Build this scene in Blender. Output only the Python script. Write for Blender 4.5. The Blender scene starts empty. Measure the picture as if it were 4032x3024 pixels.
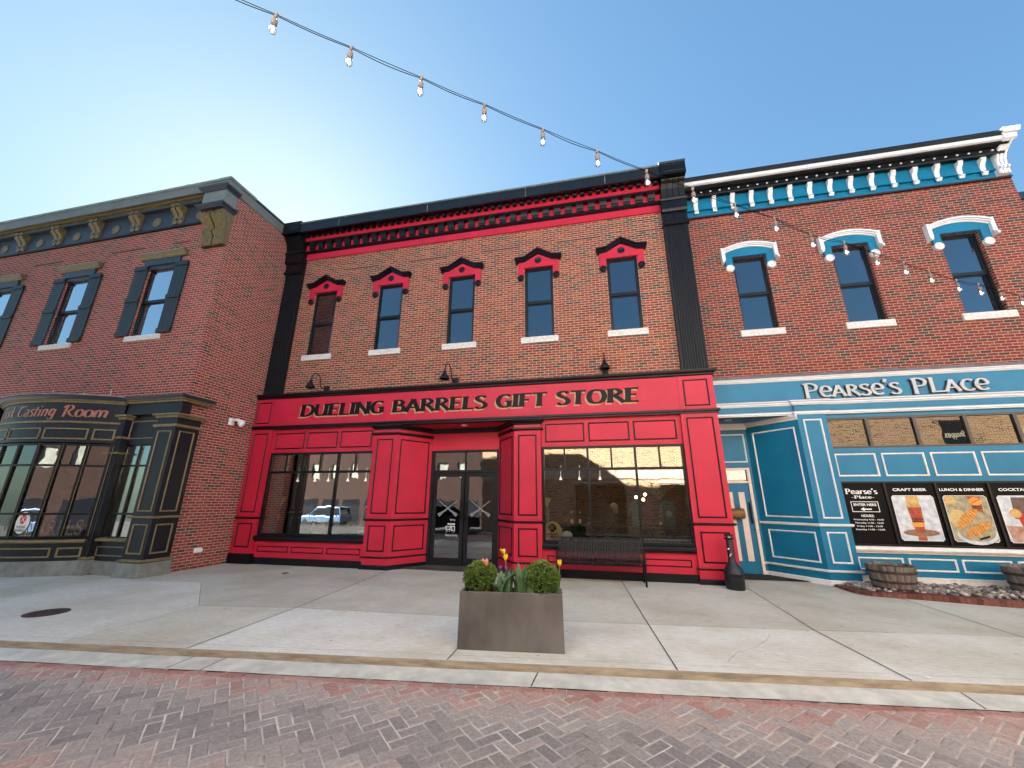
import bpy, bmesh, math, random
from mathutils import Vector, Matrix
random.seed(7)
R=math.radians; PI=math.pi
scene=bpy.context.scene
COL=scene.collection
# ---------------------------------------------------------------- materials
MATS={}
def nt(name):
    m=bpy.data.materials.new(name); m.use_nodes=True
    n=m.node_tree.nodes; l=m.node_tree.links
    n.clear(); o=n.new('ShaderNodeOutputMaterial'); b=n.new('ShaderNodeBsdfPrincipled'); l.new(b.outputs[0],o.inputs[0])
    return m,n,l,b,o
def sv(sock,v): sock.default_value=v
def ramp(n,stops,interp='LINEAR'):
    r=n.new('ShaderNodeValToRGB'); r.color_ramp.interpolation=interp
    e=r.color_ramp.elements
    while len(e)<len(stops): e.new(.5)
    for i,(p,c) in enumerate(stops): e[i].position=p; e[i].color=(*c,1)
    return r
def mth(n,l,op,a,b=None,c=None):
    m=n.new('ShaderNodeMath'); m.operation=op
    for i,v in enumerate((a,b,c)):
        if v is None: continue
        if isinstance(v,(int,float)): m.inputs[i].default_value=v
        else: l.new(v,m.inputs[i])
    return m.outputs[0]
def noise(n,l,scale,detail=4,vec=None,rough=.55,stretch=None):
    t=n.new('ShaderNodeTexNoise'); sv(t.inputs['Scale'],scale); sv(t.inputs['Detail'],detail); sv(t.inputs['Roughness'],rough)
    if vec is None:
        tc=n.new('ShaderNodeTexCoord'); vec=tc.outputs['Object']
    if stretch:
        mp=n.new('ShaderNodeMapping'); sv(mp.inputs['Scale'],stretch); l.new(vec,mp.inputs['Vector']); vec=mp.outputs[0]
    l.new(vec,t.inputs['Vector']); return t.outputs['Fac']
def mixc(n,l,fac,a,b,mode='MIX'):
    m=n.new('ShaderNodeMix'); m.data_type='RGBA'; m.blend_type=mode; m.clamp_factor=True
    for s,v in ((m.inputs[0],fac),(m.inputs[6],a),(m.inputs[7],b)):
        if isinstance(v,(int,float)): s.default_value=v
        elif isinstance(v,tuple): s.default_value=(*v,1) if len(v)==3 else v
        else: l.new(v,s)
    return m.outputs[2]
def mat(name,col,rough=.55,metal=0,var=.18,vs=6,bump=0,bs=60,spec=.5,emit=None,es=0,stretch=None,col2=None):
    m,n,l,b,o=nt(name); sv(b.inputs['Roughness'],rough); sv(b.inputs['Metallic'],metal); sv(b.inputs['Specular IOR Level'],spec)
    if var or col2:
        f=noise(n,l,vs,5,stretch=stretch)
        c2=col2 or tuple(c*(1-var) for c in col); c1=col if col2 else tuple(min(1,c*(1+var)) for c in col)
        r=ramp(n,[(.32,c2),(.68,c1)]); l.new(f,r.inputs[0]); l.new(r.outputs[0],b.inputs['Base Color'])
    else: sv(b.inputs['Base Color'],(*col,1))
    if bump:
        f=noise(n,l,bs,3); bp=n.new('ShaderNodeBump'); sv(bp.inputs['Strength'],bump); sv(bp.inputs['Distance'],.01); l.new(f,bp.inputs['Height']); l.new(bp.outputs[0],b.inputs['Normal'])
    if emit: sv(b.inputs['Emission Color'],(*emit,1)); sv(b.inputs['Emission Strength'],es)
    MATS[name]=m; return m
def brick(name,reds,darks,mortar,darkp=.2,hue=1.0):
    m,n,l,b,o=nt(name)
    uv=n.new('ShaderNodeUVMap'); sp=n.new('ShaderNodeSeparateXYZ')
    W,H=.2032,.0677
    # slight wobble so that courses are not perfectly ruled
    nz=n.new('ShaderNodeTexNoise'); sv(nz.inputs['Scale'],2.2); l.new(uv.outputs[0],nz.inputs['Vector'])
    vm=n.new('ShaderNodeVectorMath'); vm.operation='MULTIPLY_ADD'; l.new(nz.outputs['Color'],vm.inputs[0]); vm.inputs[1].default_value=(.008,.006,0); l.new(uv.outputs[0],vm.inputs[2])
    n2=n.new('ShaderNodeTexNoise'); sv(n2.inputs['Scale'],30); l.new(uv.outputs[0],n2.inputs['Vector'])
    vm2=n.new('ShaderNodeVectorMath'); vm2.operation='MULTIPLY_ADD'; l.new(n2.outputs['Color'],vm2.inputs[0]); vm2.inputs[1].default_value=(.004,.004,0); l.new(vm.outputs[0],vm2.inputs[2])
    l.new(vm2.outputs[0],sp.inputs[0])
    u,v=sp.outputs[0],sp.outputs[1]
    vr=mth(n,l,'DIVIDE',v,H); row=mth(n,l,'FLOOR',vr)
    off=mth(n,l,'MULTIPLY',mth(n,l,'MODULO',mth(n,l,'ABSOLUTE',row),2),.5)
    ur=mth(n,l,'ADD',mth(n,l,'DIVIDE',u,W),off); colm=mth(n,l,'FLOOR',ur)
    fu=mth(n,l,'FRACT',ur); fv=mth(n,l,'FRACT',vr)
    du=mth(n,l,'MULTIPLY',mth(n,l,'SUBTRACT',.5,mth(n,l,'ABSOLUTE',mth(n,l,'SUBTRACT',fu,.5))),W)
    dv=mth(n,l,'MULTIPLY',mth(n,l,'SUBTRACT',.5,mth(n,l,'ABSOLUTE',mth(n,l,'SUBTRACT',fv,.5))),H)
    d=mth(n,l,'MINIMUM',du,dv)
    mr=n.new('ShaderNodeMapRange'); mr.interpolation_type='SMOOTHSTEP'; l.new(d,mr.inputs[0]); sv(mr.inputs[1],.0050); sv(mr.inputs[2],.0078); fac=mr.outputs[0]
    cb=n.new('ShaderNodeCombineXYZ'); l.new(colm,cb.inputs[0]); l.new(row,cb.inputs[1])
    wn=n.new('ShaderNodeTexWhiteNoise'); wn.noise_dimensions='3D'; l.new(cb.outputs[0],wn.inputs['Vector'])
    ws=n.new('ShaderNodeSeparateColor'); l.new(wn.outputs['Color'],ws.inputs[0])
    cl=noise(n,l,1.1,3,uv.outputs[0])
    sel=mth(n,l,'ADD',wn.outputs['Value'],mth(n,l,'MULTIPLY',mth(n,l,'SUBTRACT',cl,.5),.75))
    st=[]; k=len(darks); 
    for i,c in enumerate(darks): st.append((i*darkp/k,c))
    for i,c in enumerate(reds): st.append((darkp+i*(1-darkp)/len(reds),c))
    r=ramp(n,st,'CONSTANT'); l.new(sel,r.inputs[0])
    val=mth(n,l,'ADD',1.02,mth(n,l,'MULTIPLY',ws.outputs[0],.36))
    vn=n.new('ShaderNodeHueSaturation'); l.new(r.outputs[0],vn.inputs['Color']); l.new(val,vn.inputs['Value'])
    spk=noise(n,l,90,3,uv.outputs[0]); spr=ramp(n,[(.3,(.68,.68,.68)),(.7,(1.2,1.2,1.2))]); l.new(spk,spr.inputs[0])
    bc=mixc(n,l,1.0,vn.outputs[0],spr.outputs[0],'MULTIPLY')
    # whitish bloom on some bricks
    ef=noise(n,l,3.1,6,uv.outputs[0],.7); er=ramp(n,[(.6,(0,0,0)),(.85,(.28,.28,.28))]); l.new(ef,er.inputs[0])
    bc=mixc(n,l,er.outputs[0],bc,(.42,.33,.30))
    mn=noise(n,l,14,3,uv.outputs[0]); mc=mixc(n,l,mn,tuple(c*.75 for c in mortar),tuple(min(1,c*1.2) for c in mortar))
    l.new(mixc(n,l,fac,mc,bc),b.inputs['Base Color'])
    sv(b.inputs['Roughness'],.88); sv(b.inputs['Specular IOR Level'],.3)
    hb=mth(n,l,'ADD',fac,mth(n,l,'MULTIPLY',spk,.35)); bp=n.new('ShaderNodeBump'); sv(bp.inputs['Strength'],.6); sv(bp.inputs['Distance'],.008); l.new(hb,bp.inputs['Height']); l.new(bp.outputs[0],b.inputs['Normal'])
    MATS[name]=m; return m
def glass(name,refl,tint,wob=.02,rough=.0,ws=1.6):
    m,n,l,b,o=nt(name); n.remove(b)
    g=n.new('ShaderNodeBsdfGlossy'); sv(g.inputs['Roughness'],rough); sv(g.inputs['Color'],(.95,.97,1,1))
    t=n.new('ShaderNodeBsdfTransparent'); sv(t.inputs['Color'],(*tint,1))
    lw=n.new('ShaderNodeLayerWeight'); sv(lw.inputs['Blend'],.35)
    f=mth(n,l,'ADD',refl,mth(n,l,'MULTIPLY',lw.outputs['Fresnel'],.55))
    mx=n.new('ShaderNodeMixShader'); l.new(f,mx.inputs[0]); l.new(t.outputs[0],mx.inputs[1]); l.new(g.outputs[0],mx.inputs[2]); l.new(mx.outputs[0],o.inputs[0])
    if wob:
        h=noise(n,l,ws,2); bp=n.new('ShaderNodeBump'); sv(bp.inputs['Strength'],1); sv(bp.inputs['Distance'],wob); l.new(h,bp.inputs['Height']); l.new(bp.outputs[0],g.inputs['Normal'])
    MATS[name]=m; return m
def tintmat(name,stops,rough=.8,nvar=.25,ns=25,bump=.3,bs=80,attr='tint',interp='LINEAR',stain=None,stretch=None,fine=0):
    """colour from the per-face 'tint' value, mottled"""
    m,n,l,b,o=nt(name); a=n.new('ShaderNodeAttribute'); a.attribute_name=attr
    r=ramp(n,stops,interp); l.new(a.outputs['Fac'],r.inputs[0])
    f=noise(n,l,ns,6,stretch=stretch,rough=.65); q=ramp(n,[(.25,(1-nvar,)*3),(.75,(1+nvar,)*3)]); l.new(f,q.inputs[0])
    c=mixc(n,l,1.0,r.outputs[0],q.outputs[0],'MULTIPLY')
    if fine:
        g=noise(n,l,fine,3); gr=ramp(n,[(.3,(.86,.86,.86)),(.7,(1.12,1.12,1.12))]); l.new(g,gr.inputs[0]); c=mixc(n,l,1.0,c,gr.outputs[0],'MULTIPLY')
        tc=n.new('ShaderNodeTexCoord'); vo=n.new('ShaderNodeTexVoronoi'); sv(vo.inputs['Scale'],2.6); l.new(tc.outputs['Object'],vo.inputs['Vector'])
        sp=ramp(n,[(.035,(.45,.43,.40)),(.06,(1,1,1))]); l.new(vo.outputs['Distance'],sp.inputs[0]); c=mixc(n,l,.75,c,sp.outputs[0],'MULTIPLY')
    if stain:
        s=noise(n,l,stain[0],5,rough=.6); sr=ramp(n,[(stain[1],(0,0,0)),(stain[2],(1,1,1))]); l.new(s,sr.inputs[0]); c=mixc(n,l,sr.outputs[0],c,mixc(n,l,1.0,c,stain[3],'MULTIPLY'))
    l.new(c,b.inputs['Base Color']); sv(b.inputs['Roughness'],rough); sv(b.inputs['Specular IOR Level'],.35)
    if bump:
        f2=noise(n,l,bs,4); bp=n.new('ShaderNodeBump'); sv(bp.inputs['Strength'],bump); sv(bp.inputs['Distance'],.01); l.new(f2,bp.inputs['Height']); l.new(bp.outputs[0],b.inputs['Normal'])
    MATS[name]=m; return m

BR_C=brick('brick_center',[(.20,.040,.020),(.25,.050,.026),(.17,.034,.021),(.265,.076,.032),(.215,.047,.028),(.165,.048,.030)],[(.075,.050,.032),(.095,.060,.040),(.115,.060,.042)],(.48,.36,.28),.2)
BR_R=brick('brick_right',[(.155,.024,.016),(.195,.029,.018),(.13,.025,.019),(.205,.040,.022),(.148,.024,.018)],[(.060,.037,.028),(.075,.043,.034),(.10,.040,.035)],(.38,.275,.22),.24)
BR_L=brick('brick_left',[(.235,.040,.034),(.275,.047,.038),(.205,.036,.031),(.245,.058,.039),(.215,.039,.034)],[(.09,.050,.038),(.105,.056,.043)],(.50,.36,.29),.13)
BR_O=brick('brick_opposite',[(.38,.22,.10),(.44,.26,.125),(.34,.19,.085),(.40,.23,.11)],[(.24,.14,.07)],(.80,.70,.52),.1)
BR_F=brick('brick_far',[(.035,.017,.012),(.042,.02,.014)],[(.025,.014,.01)],(.06,.045,.035),.1)
RED=mat('red_paint',(.50,.014,.042),.5,var=.09,vs=2.2,bump=.08,bs=90,spec=.35)
BLK=mat('black_paint',(.0045,.0048,.0065),.38,var=.15,vs=5,spec=.3)
BLKR=mat('black_rough',(.0065,.007,.0095),.55,var=.2,vs=8,bump=.1,spec=.3)
BLU=mat('blue_paint',(.004,.150,.27),.45,var=.09,vs=2.2,bump=.08,bs=90,spec=.35)
WHT=mat('white_paint',(.68,.68,.69),.45,var=.05,vs=5)
WHTW=mat('white_worn',(.74,.69,.64),.6,var=.10,vs=9)
CRM=mat('cream_paint',(.78,.62,.52),.55,var=.06,vs=9)
SLT=mat('slate_paint',(.026,.033,.046),.45,var=.12,vs=3)
SLTD=mat('dark_slate',(.008,.0105,.0155),.42,var=.12,vs=3,spec=.35)
COPL=mat('coping_grey',(.15,.15,.13),.5,var=.12,vs=2,stretch=(1,1,1))
GLD=mat('gold_trim',(.17,.125,.055),.38,metal=.25,var=.3,vs=18)
GLDT=mat('gold_thin',(.20,.145,.065),.45,var=.2,vs=10)
LTGOLD=mat('gold_shadow_letter',(.42,.27,.12),.5,var=.1)
SILV=mat('silver_letter',(.34,.34,.34),.4,metal=.2,var=.06)
COPR=mat('copper_letter',(.36,.135,.085),.45,var=.25,vs=14)
SHUT=mat('shutter_paint',(.013,.016,.0185),.5,var=.2,vs=12,stretch=(1,1,.2))
SILL=mat('limestone',(.60,.57,.54),.8,var=.2,vs=18,bump=.2)
ALU=mat('window_frame',(.006,.009,.012),.35,var=.1,spec=.35)
ROOFM=mat('roof_membrane',(.08,.08,.08),.9)
COPB=mat('coping_black',(.010,.013,.018),.42,var=.15,vs=2,spec=.35)
COPT=mat('coping_edge',(.10,.12,.12),.45,var=.15,vs=3)
FLSH=mat('lead_flashing',(.22,.21,.21),.5,var=.35,vs=5)
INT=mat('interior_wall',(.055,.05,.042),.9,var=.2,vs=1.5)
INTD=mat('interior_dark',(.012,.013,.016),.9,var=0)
CONC_STOPS=[(0,(.46,.435,.36)),(.5,(.60,.575,.49)),(1,(.75,.74,.68))]
CONC=tintmat('concrete',CONC_STOPS,.85,.17,11,.3,140,stain=(.8,.42,.66,(.82,.78,.70)),stretch=(.7,2.4,1),fine=90)
JNT=mat('joint_dark',(.05,.045,.04),.95,var=.3,vs=20)
KERB=mat('kerb_stain',(.37,.305,.215),.9,var=.3,vs=4,bump=.8,bs=50,col2=(.20,.155,.11),stretch=(1,1,6))
GUT=mat('gutter_concrete',(.54,.525,.46),.88,var=.2,vs=5,bump=.3,bs=150)
PAV=tintmat('paver',[(0,(.39,.175,.14)),(.3,(.44,.305,.26)),(.6,(.39,.335,.305)),(1,(.24,.215,.205))],.75,.34,34,.6,160,stain=(1.6,.46,.72,(.78,.77,.80)))
SAND=mat('joint_sand',(.70,.64,.55),.95,vs=3.2,bump=.5,col2=(.16,.13,.12))
ASPH=mat('asphalt',(.075,.07,.062),.9,var=.2,vs=3,bump=.4,bs=200)
PLNT=mat('planter_fibreclay',(.150,.138,.130),.55,var=.30,vs=2.6,stretch=(1,1,.6),col2=(.075,.065,.060),bump=.1,bs=30)
SOIL=mat('soil',(.03,.02,.015),1,var=.4,vs=30,bump=.6)
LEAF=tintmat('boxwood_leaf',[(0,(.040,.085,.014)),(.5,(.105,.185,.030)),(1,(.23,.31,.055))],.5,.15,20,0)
TLEAF=tintmat('tulip_leaf',[(0,(.05,.11,.045)),(1,(.11,.20,.085))],.45,.2,30,0,stretch=(1,1,.2))
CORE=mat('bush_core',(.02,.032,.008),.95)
YEL=mat('petal_yellow',(.95,.56,.015),.5,var=.12,vs=40)
PNK=mat('petal_pink',(.85,.13,.12),.5,var=.3,vs=60,col2=(.85,.5,.40))
PUR=mat('petal_purple',(.24,.03,.20),.5,var=.3,vs=50)
STEM=mat('stem_green',(.16,.24,.07),.55)
STEEL=mat('bench_steel',(.004,.0045,.006),.45,var=.15,vs=20,spec=.25)
URN=mat('urn_plastic',(.005,.0055,.008),.48,var=.15,bump=.15,bs=200)
WOODB=mat('barrel_wood',(.22,.185,.15),.85,var=.4,vs=14,stretch=(1,1,.12),bump=.4,bs=40,col2=(.075,.06,.05))
HOOP=mat('rusty_hoop',(.055,.032,.028),.7,var=.4,vs=12,metal=.3)
EDGE=tintmat('edging_brick',[(0,(.10,.03,.025)),(.5,(.15,.048,.036)),(1,(.19,.075,.055))],.85,.3,40,.4)
ROCK=tintmat('river_rock',[(0,(.10,.075,.07)),(.4,(.24,.20,.18)),(.75,(.34,.29,.25)),(1,(.52,.47,.40))],.75,.2,30,.3)
IRON=mat('cast_iron',(.075,.045,.038),.7,var=.4,vs=30,metal=.3,bump=.5,bs=60)
CAMW=mat('white_plastic',(.82,.82,.82),.35,var=0)
LOGW=mat('log_wood',(.30,.15,.045),.6,var=.6,vs=7,stretch=(.15,1,1),col2=(.06,.03,.015))
SIGNW=mat('barrelhead_wood',(.85,.58,.28),.6,var=.25,vs=8,stretch=(1,1,6))
INK=mat('ink_black',(.004,.004,.004),.5,var=0,spec=.2)
DECG=mat('decal_grey',(.20,.20,.20),.6,var=.05)
DECW=mat('decal_white',(.78,.78,.75),.6,var=0)
PRW=mat('print_white',(.75,.74,.72),.5,var=0)
POST=mat('poster_black',(.0015,.0015,.002),.45,var=0,spec=.12)
WIRE=mat('string_cable',(.010,.009,.009),1.0,var=.1,spec=0)
SOCK=mat('bulb_socket',(.17,.13,.105),.55,var=.05)
FIL=mat('bulb_filament',(1,.7,.35),.5,var=0,emit=(1,.72,.35),es=4)
PLMT=mat('pendant_white',(.55,.53,.48),.5,var=0,emit=(1,.9,.75),es=.25)
GRASSD=mat('dried_grass',(.80,.58,.28),.8,var=.3,vs=40)
TEAL=mat('shirt_teal',(.03,.22,.25),.85,var=.2,vs=10)
PURP=mat('shirt_plum',(.10,.03,.06),.85,var=.2,vs=10)
CAPM=mat('cap_camo',(.80,.72,.55),.85,var=.5,vs=22,col2=(.16,.14,.09))
SHADE=mat('curtain_linen',(.30,.275,.235),.9,var=.06)
SUVP=mat('car_paint_blue',(.16,.26,.42),.25,var=0,metal=.3)
SEDP=mat('car_paint_dark',(.05,.055,.065),.2,var=0,metal=.4)
TYRE=mat('tyre_rubber',(.02,.02,.02),.8,var=0)
STUC=mat('stucco_tan',(.62,.50,.36),.9,var=.12,vs=6,bump=.3)
LIME2=mat('pale_stone',(.20,.20,.17),.85,var=.15,vs=3)
GL_U=glass('glass_upper',.17,(.30,.36,.42),.0012,.0,1.2)
GL_L=glass('glass_left_upper',.60,(.30,.36,.42),.0012,.0,1.2)
GL_C=glass('glass_bronze',.05,(.35,.30,.25),.0018,.0,1.2)
GL_S=glass('glass_shop',.20,(.82,.82,.78),.0016,.0,1.5)
GL_D=glass('glass_door',.20,(.5,.5,.48),.0022,.0,1.6)
GL_B=glass('bulb_glass',.0,(.97,.93,.86),0)
m,n,l,b,o=nt('glass_opaque'); sv(b.inputs['Base Color'],(.012,.014,.018,1)); sv(b.inputs['Roughness'],.05); GL_K=m
# light round sky-lit panes
# ---------------------------------------------------------------- mesh builder
ORG=Vector((0,0,0))
class MB:
    def __init__(s): s.v=[];s.f=[];s.m=[];s.t=[];s.sm=[];s.T=Matrix.Identity(4);s.mi=0;s.ti=.5;s.smooth=False
    def basis(s,O,U,V=None,N=None):
        """O origin, U along, V up, N outward"""
        U=Vector(U).normalized(); V=Vector(V or (0,0,1)).normalized(); N=Vector(N).normalized() if N else Vector((U.y,-U.x,0)).normalized()
        s.T=Matrix(((U.x,V.x,N.x,O[0]),(U.y,V.y,N.y,O[1]),(U.z,V.z,N.z,O[2]),(0,0,0,1))); return s
    def face(s,pts,t=None,m=None,sm=None):
        i=len(s.v)
        for p in pts: s.v.append(s.T@Vector(p))
        s.f.append(tuple(range(i,i+len(pts)))); s.m.append(s.mi if m is None else m); s.t.append(s.ti if t is None else t); s.sm.append(s.smooth if sm is None else sm)
    def mesh(s,pts,faces,t=None,m=None,sm=None):
        i=len(s.v)
        for p in pts: s.v.append(s.T@Vector(p))
        for f in faces: s.f.append(tuple(i+k for k in f)); s.m.append(s.mi if m is None else m); s.t.append(s.ti if t is None else t); s.sm.append(s.smooth if sm is None else sm)
    def box(s,a0,a1,b0,b1,c0,c1,t=None,m=None):
        p=[(a0,b0,c0),(a1,b0,c0),(a1,b1,c0),(a0,b1,c0),(a0,b0,c1),(a1,b0,c1),(a1,b1,c1),(a0,b1,c1)]
        s.mesh(p,[(0,3,2,1),(4,5,6,7),(0,1,5,4),(1,2,6,5),(2,3,7,6),(3,0,4,7)],t,m,False)
    def frame(s,u0,u1,v0,v1,w,n0,n1,m=None):
        """mitred moulding frame standing n0..n1 off the plane, ridge profile"""
        o=[(u0,v0),(u1,v0),(u1,v1),(u0,v1)]; i=[(u0+w,v0+w),(u1-w,v0+w),(u1-w,v1-w),(u0+w,v1-w)]
        a=[(u0+w*.3,v0+w*.3),(u1-w*.3,v0+w*.3),(u1-w*.3,v1-w*.3),(u0+w*.3,v1-w*.3)]
        c=[(u0+w*.62,v0+w*.62),(u1-w*.62,v0+w*.62),(u1-w*.62,v1-w*.62),(u0+w*.62,v1-w*.62)]
        nm=n0+(n1-n0)*.7
        rings=[[(x,y,n0) for x,y in o],[(x,y,nm) for x,y in o],[(x,y,n1) for x,y in a],[(x,y,n1) for x,y in c],[(x,y,nm*.5+n0*.5) for x,y in i],[(x,y,n0) for x,y in i]]
        P=[p for r in rings for p in r]; F=[]
        for k in range(5):
            for j in range(4): F.append((k*4+j,k*4+(j+1)%4,(k+1)*4+(j+1)%4,(k+1)*4+j))
        s.mesh(P,F,m=m,sm=False)
    def prism(s,poly,n0,n1,m=None,t=None,bevel=0):
        """poly in (u,v), extruded n0..n1"""
        A=sum(poly[i][0]*poly[(i+1)%len(poly)][1]-poly[(i+1)%len(poly)][0]*poly[i][1] for i in range(len(poly)))
        if A<0: poly=poly[::-1]
        k=len(poly); P=[(x,y,n0) for x,y in poly]+[(x,y,n1) for x,y in poly]
        F=[tuple(range(k-1,-1,-1)),tuple(range(k,2*k))]+[(i,(i+1)%k,k+(i+1)%k,k+i) for i in range(k)]
        s.mesh(P,F,t,m,False)
    def xprism(s,prof,u0,u1,m=None,sm=False):
        """prof [(n,v)] extruded along u"""
        k=len(prof); P=[(u0,v,n) for n,v in prof]+[(u1,v,n) for n,v in prof]
        F=[tuple(range(k)),tuple(range(2*k-1,k-1,-1))]+[(i,k+i,k+(i+1)%k,(i+1)%k) for i in range(k)]
        s.mesh(P,F,m=m,sm=sm)
    def sweep(s,prof,path,m=None,ends=True,sm=False):
        """prof [(out,z)] swept along plan path [(x,y)], out = right-hand side (towards the street for +x)"""
        k=len(prof); n=len(path); P=[]
        for i,(x,y) in enumerate(path):
            d0=Vector((x-path[i-1][0],y-path[i-1][1])).normalized() if i else None
            d1=Vector((path[i+1][0]-x,path[i+1][1]-y)).normalized() if i<n-1 else None
            if d0 is None: d0=d1
            if d1 is None: d1=d0
            a=Vector((d0.y,-d0.x)); b=Vector((d1.y,-d1.x)); mt=(a+b); L=mt.length
            mt=mt/L; sc=1/max(.25,mt.dot(a))
            for (q,z) in prof: P.append((x+mt.x*q*sc,y+mt.y*q*sc,z))
        F=[(i*k+j,(i+1)*k+j,(i+1)*k+(j+1)%k,i*k+(j+1)%k) for i in range(n-1) for j in range(k)]
        if ends: F+= [tuple(range(k)),tuple(range((n-1)*k+k-1,(n-1)*k-1,-1))]
        s.mesh(P,F,m=m,sm=sm)
    def lathe(s,prof,c=(0,0,0),seg=20,m=None,t=None,sm=True,sx=1,sy=1,cap=True):
        """prof [(r,z)] about local z(v?) -> uses x,y plane, z axis"""
        P=[];n=len(prof)
        for r,z in prof:
            for k in range(seg):
                a=2*PI*k/seg; P.append((c[0]+r*sx*math.cos(a),c[1]+r*sy*math.sin(a),c[2]+z))
        F=[(i*seg+k,i*seg+(k+1)%seg,(i+1)*seg+(k+1)%seg,(i+1)*seg+k) for i in range(n-1) for k in range(seg)]
        s.mesh(P,F,t,m,sm)
        if cap: s.mesh(P[:seg],[tuple(range(seg-1,-1,-1))],t,m,False); s.mesh(P[-seg:],[tuple(range(seg))],t,m,False)
    def disc(s,cu,cv,r,n0,n1,seg=20,m=None,dome=None):
        """round boss on the current plane"""
        ring=lambda rr,nn:[(cu+rr*math.cos(2*PI*k/seg),cv+rr*math.sin(2*PI*k/seg),nn) for k in range(seg)]
        pr=dome or [(r,n0),(r,n1),(0.0001,n1)]
        P=[];
        for rr,nn in pr: P+=ring(rr,nn)
        F=[(i*seg+k,i*seg+(k+1)%seg,(i+1)*seg+(k+1)%seg,(i+1)*seg+k) for i in range(len(pr)-1) for k in range(seg)]
        s.mesh(P,F,m=m,sm=False)
    def tube(s,pts,r,seg=8,m=None,t=None,r1=None):
        pts=[Vector(p) for p in pts]; n=len(pts); P=[]; up=Vector((0,0,1)); prev=None
        for i,p in enumerate(pts):
            d=(pts[min(i+1,n-1)]-pts[max(i-1,0)]).normalized()
            a=prev if prev is not None else (up if abs(d.z)<.9 else Vector((1,0,0)))
            a=(a-d*a.dot(d)).normalized(); prev=a; b=d.cross(a)
            rr=r if r1 is None else r+(r1-r)*i/(n-1)
            for k in range(seg): P.append(p+a*rr*math.cos(2*PI*k/seg)+b*rr*math.sin(2*PI*k/seg))
        F=[(i*seg+k,i*seg+(k+1)%seg,(i+1)*seg+(k+1)%seg,(i+1)*seg+k) for i in range(n-1) for k in range(seg)]
        F+=[tuple(range(seg-1,-1,-1)),tuple(range((n-1)*seg,n*seg))]
        s.mesh(P,F,t,m,True)
    def ball(s,c,r,m=None,t=None,sub=2,sc=(1,1,1),jit=0):
        bm=bmesh.new(); bmesh.ops.create_icosphere(bm,subdivisions=sub,radius=1)
        P=[(c[0]+v.co.x*r*sc[0]*(1+random.uniform(-jit,jit)),c[1]+v.co.y*r*sc[1]*(1+random.uniform(-jit,jit)),c[2]+v.co.z*r*sc[2]*(1+random.uniform(-jit,jit))) for v in bm.verts]
        F=[tuple(v.index for v in f.verts) for f in bm.faces]; bm.free(); s.mesh(P,F,t,m,True)
    def build(s,name,mats,parent=None,bevel=0):
        me=bpy.data.meshes.new(name)
        og=root_loc(parent) if parent else Vector((0,0,0))
        me.from_pydata([tuple(v-og) for v in s.v],[],s.f)
        if not isinstance(mats,(list,tuple)): mats=[mats]
        for m in mats: me.materials.append(m)
        me.polygons.foreach_set('material_index',s.m); me.polygons.foreach_set('use_smooth',s.sm)
        a=me.attributes.new('tint','FLOAT','FACE'); a.data.foreach_set('value',s.t)
        uv=me.uv_layers.new(name='UVMap'); vs=s.v; k=0; buf=[]
        for f in s.f:
            p=[vs[i] for i in f]
            nx=ny=nz=0.0
            for i in range(len(p)):
                A=p[i];B=p[(i+1)%len(p)]
                nx+=(A.y-B.y)*(A.z+B.z); ny+=(A.z-B.z)*(A.x+B.x); nz+=(A.x-B.x)*(A.y+B.y)
            ax,ay,az=abs(nx),abs(ny),abs(nz)
            for q in p:
                if ax>=ay and ax>=az: buf+= [q.y,q.z]
                elif ay>=az: buf+=[q.x,q.z]
                else: buf+=[q.x,q.y]
        uv.data.foreach_set('uv',buf)
        o=bpy.data.objects.new(name,me); COL.objects.link(o)
        if parent: o.parent=parent
        if bevel:
            b=o.modifiers.new('bevel','BEVEL'); b.width=bevel; b.segments=2; b.limit_method='ANGLE'; b.angle_limit=R(40)
            me.validate()
        return o
def root_loc(p):
    v=Vector((0,0,0))
    while p: v+=p.location; p=p.parent
    return v
def tag(o,label,cat=None,group=None,kind=None):
    if label: o['label']=label
    if cat: o['category']=cat
    if group: o['group']=group
    if kind: o['kind']=kind
    return o
def thing(name,loc,label,cat,group=None):
    o=bpy.data.objects.new(name,None); COL.objects.link(o); o.location=loc; o.empty_display_size=.3
    return tag(o,label,cat,group)
def copy_tree(o,parent=None):
    c=o.copy(); COL.objects.link(c); c.parent=parent
    for ch in list(o.children): copy_tree(ch,c)
    return c
def copy_part(o,dx=0,dy=0,dz=0,parent=None):
    c=copy_tree(o,parent or o.parent); c.location=o.location+Vector((dx,dy,dz)); return c
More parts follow.
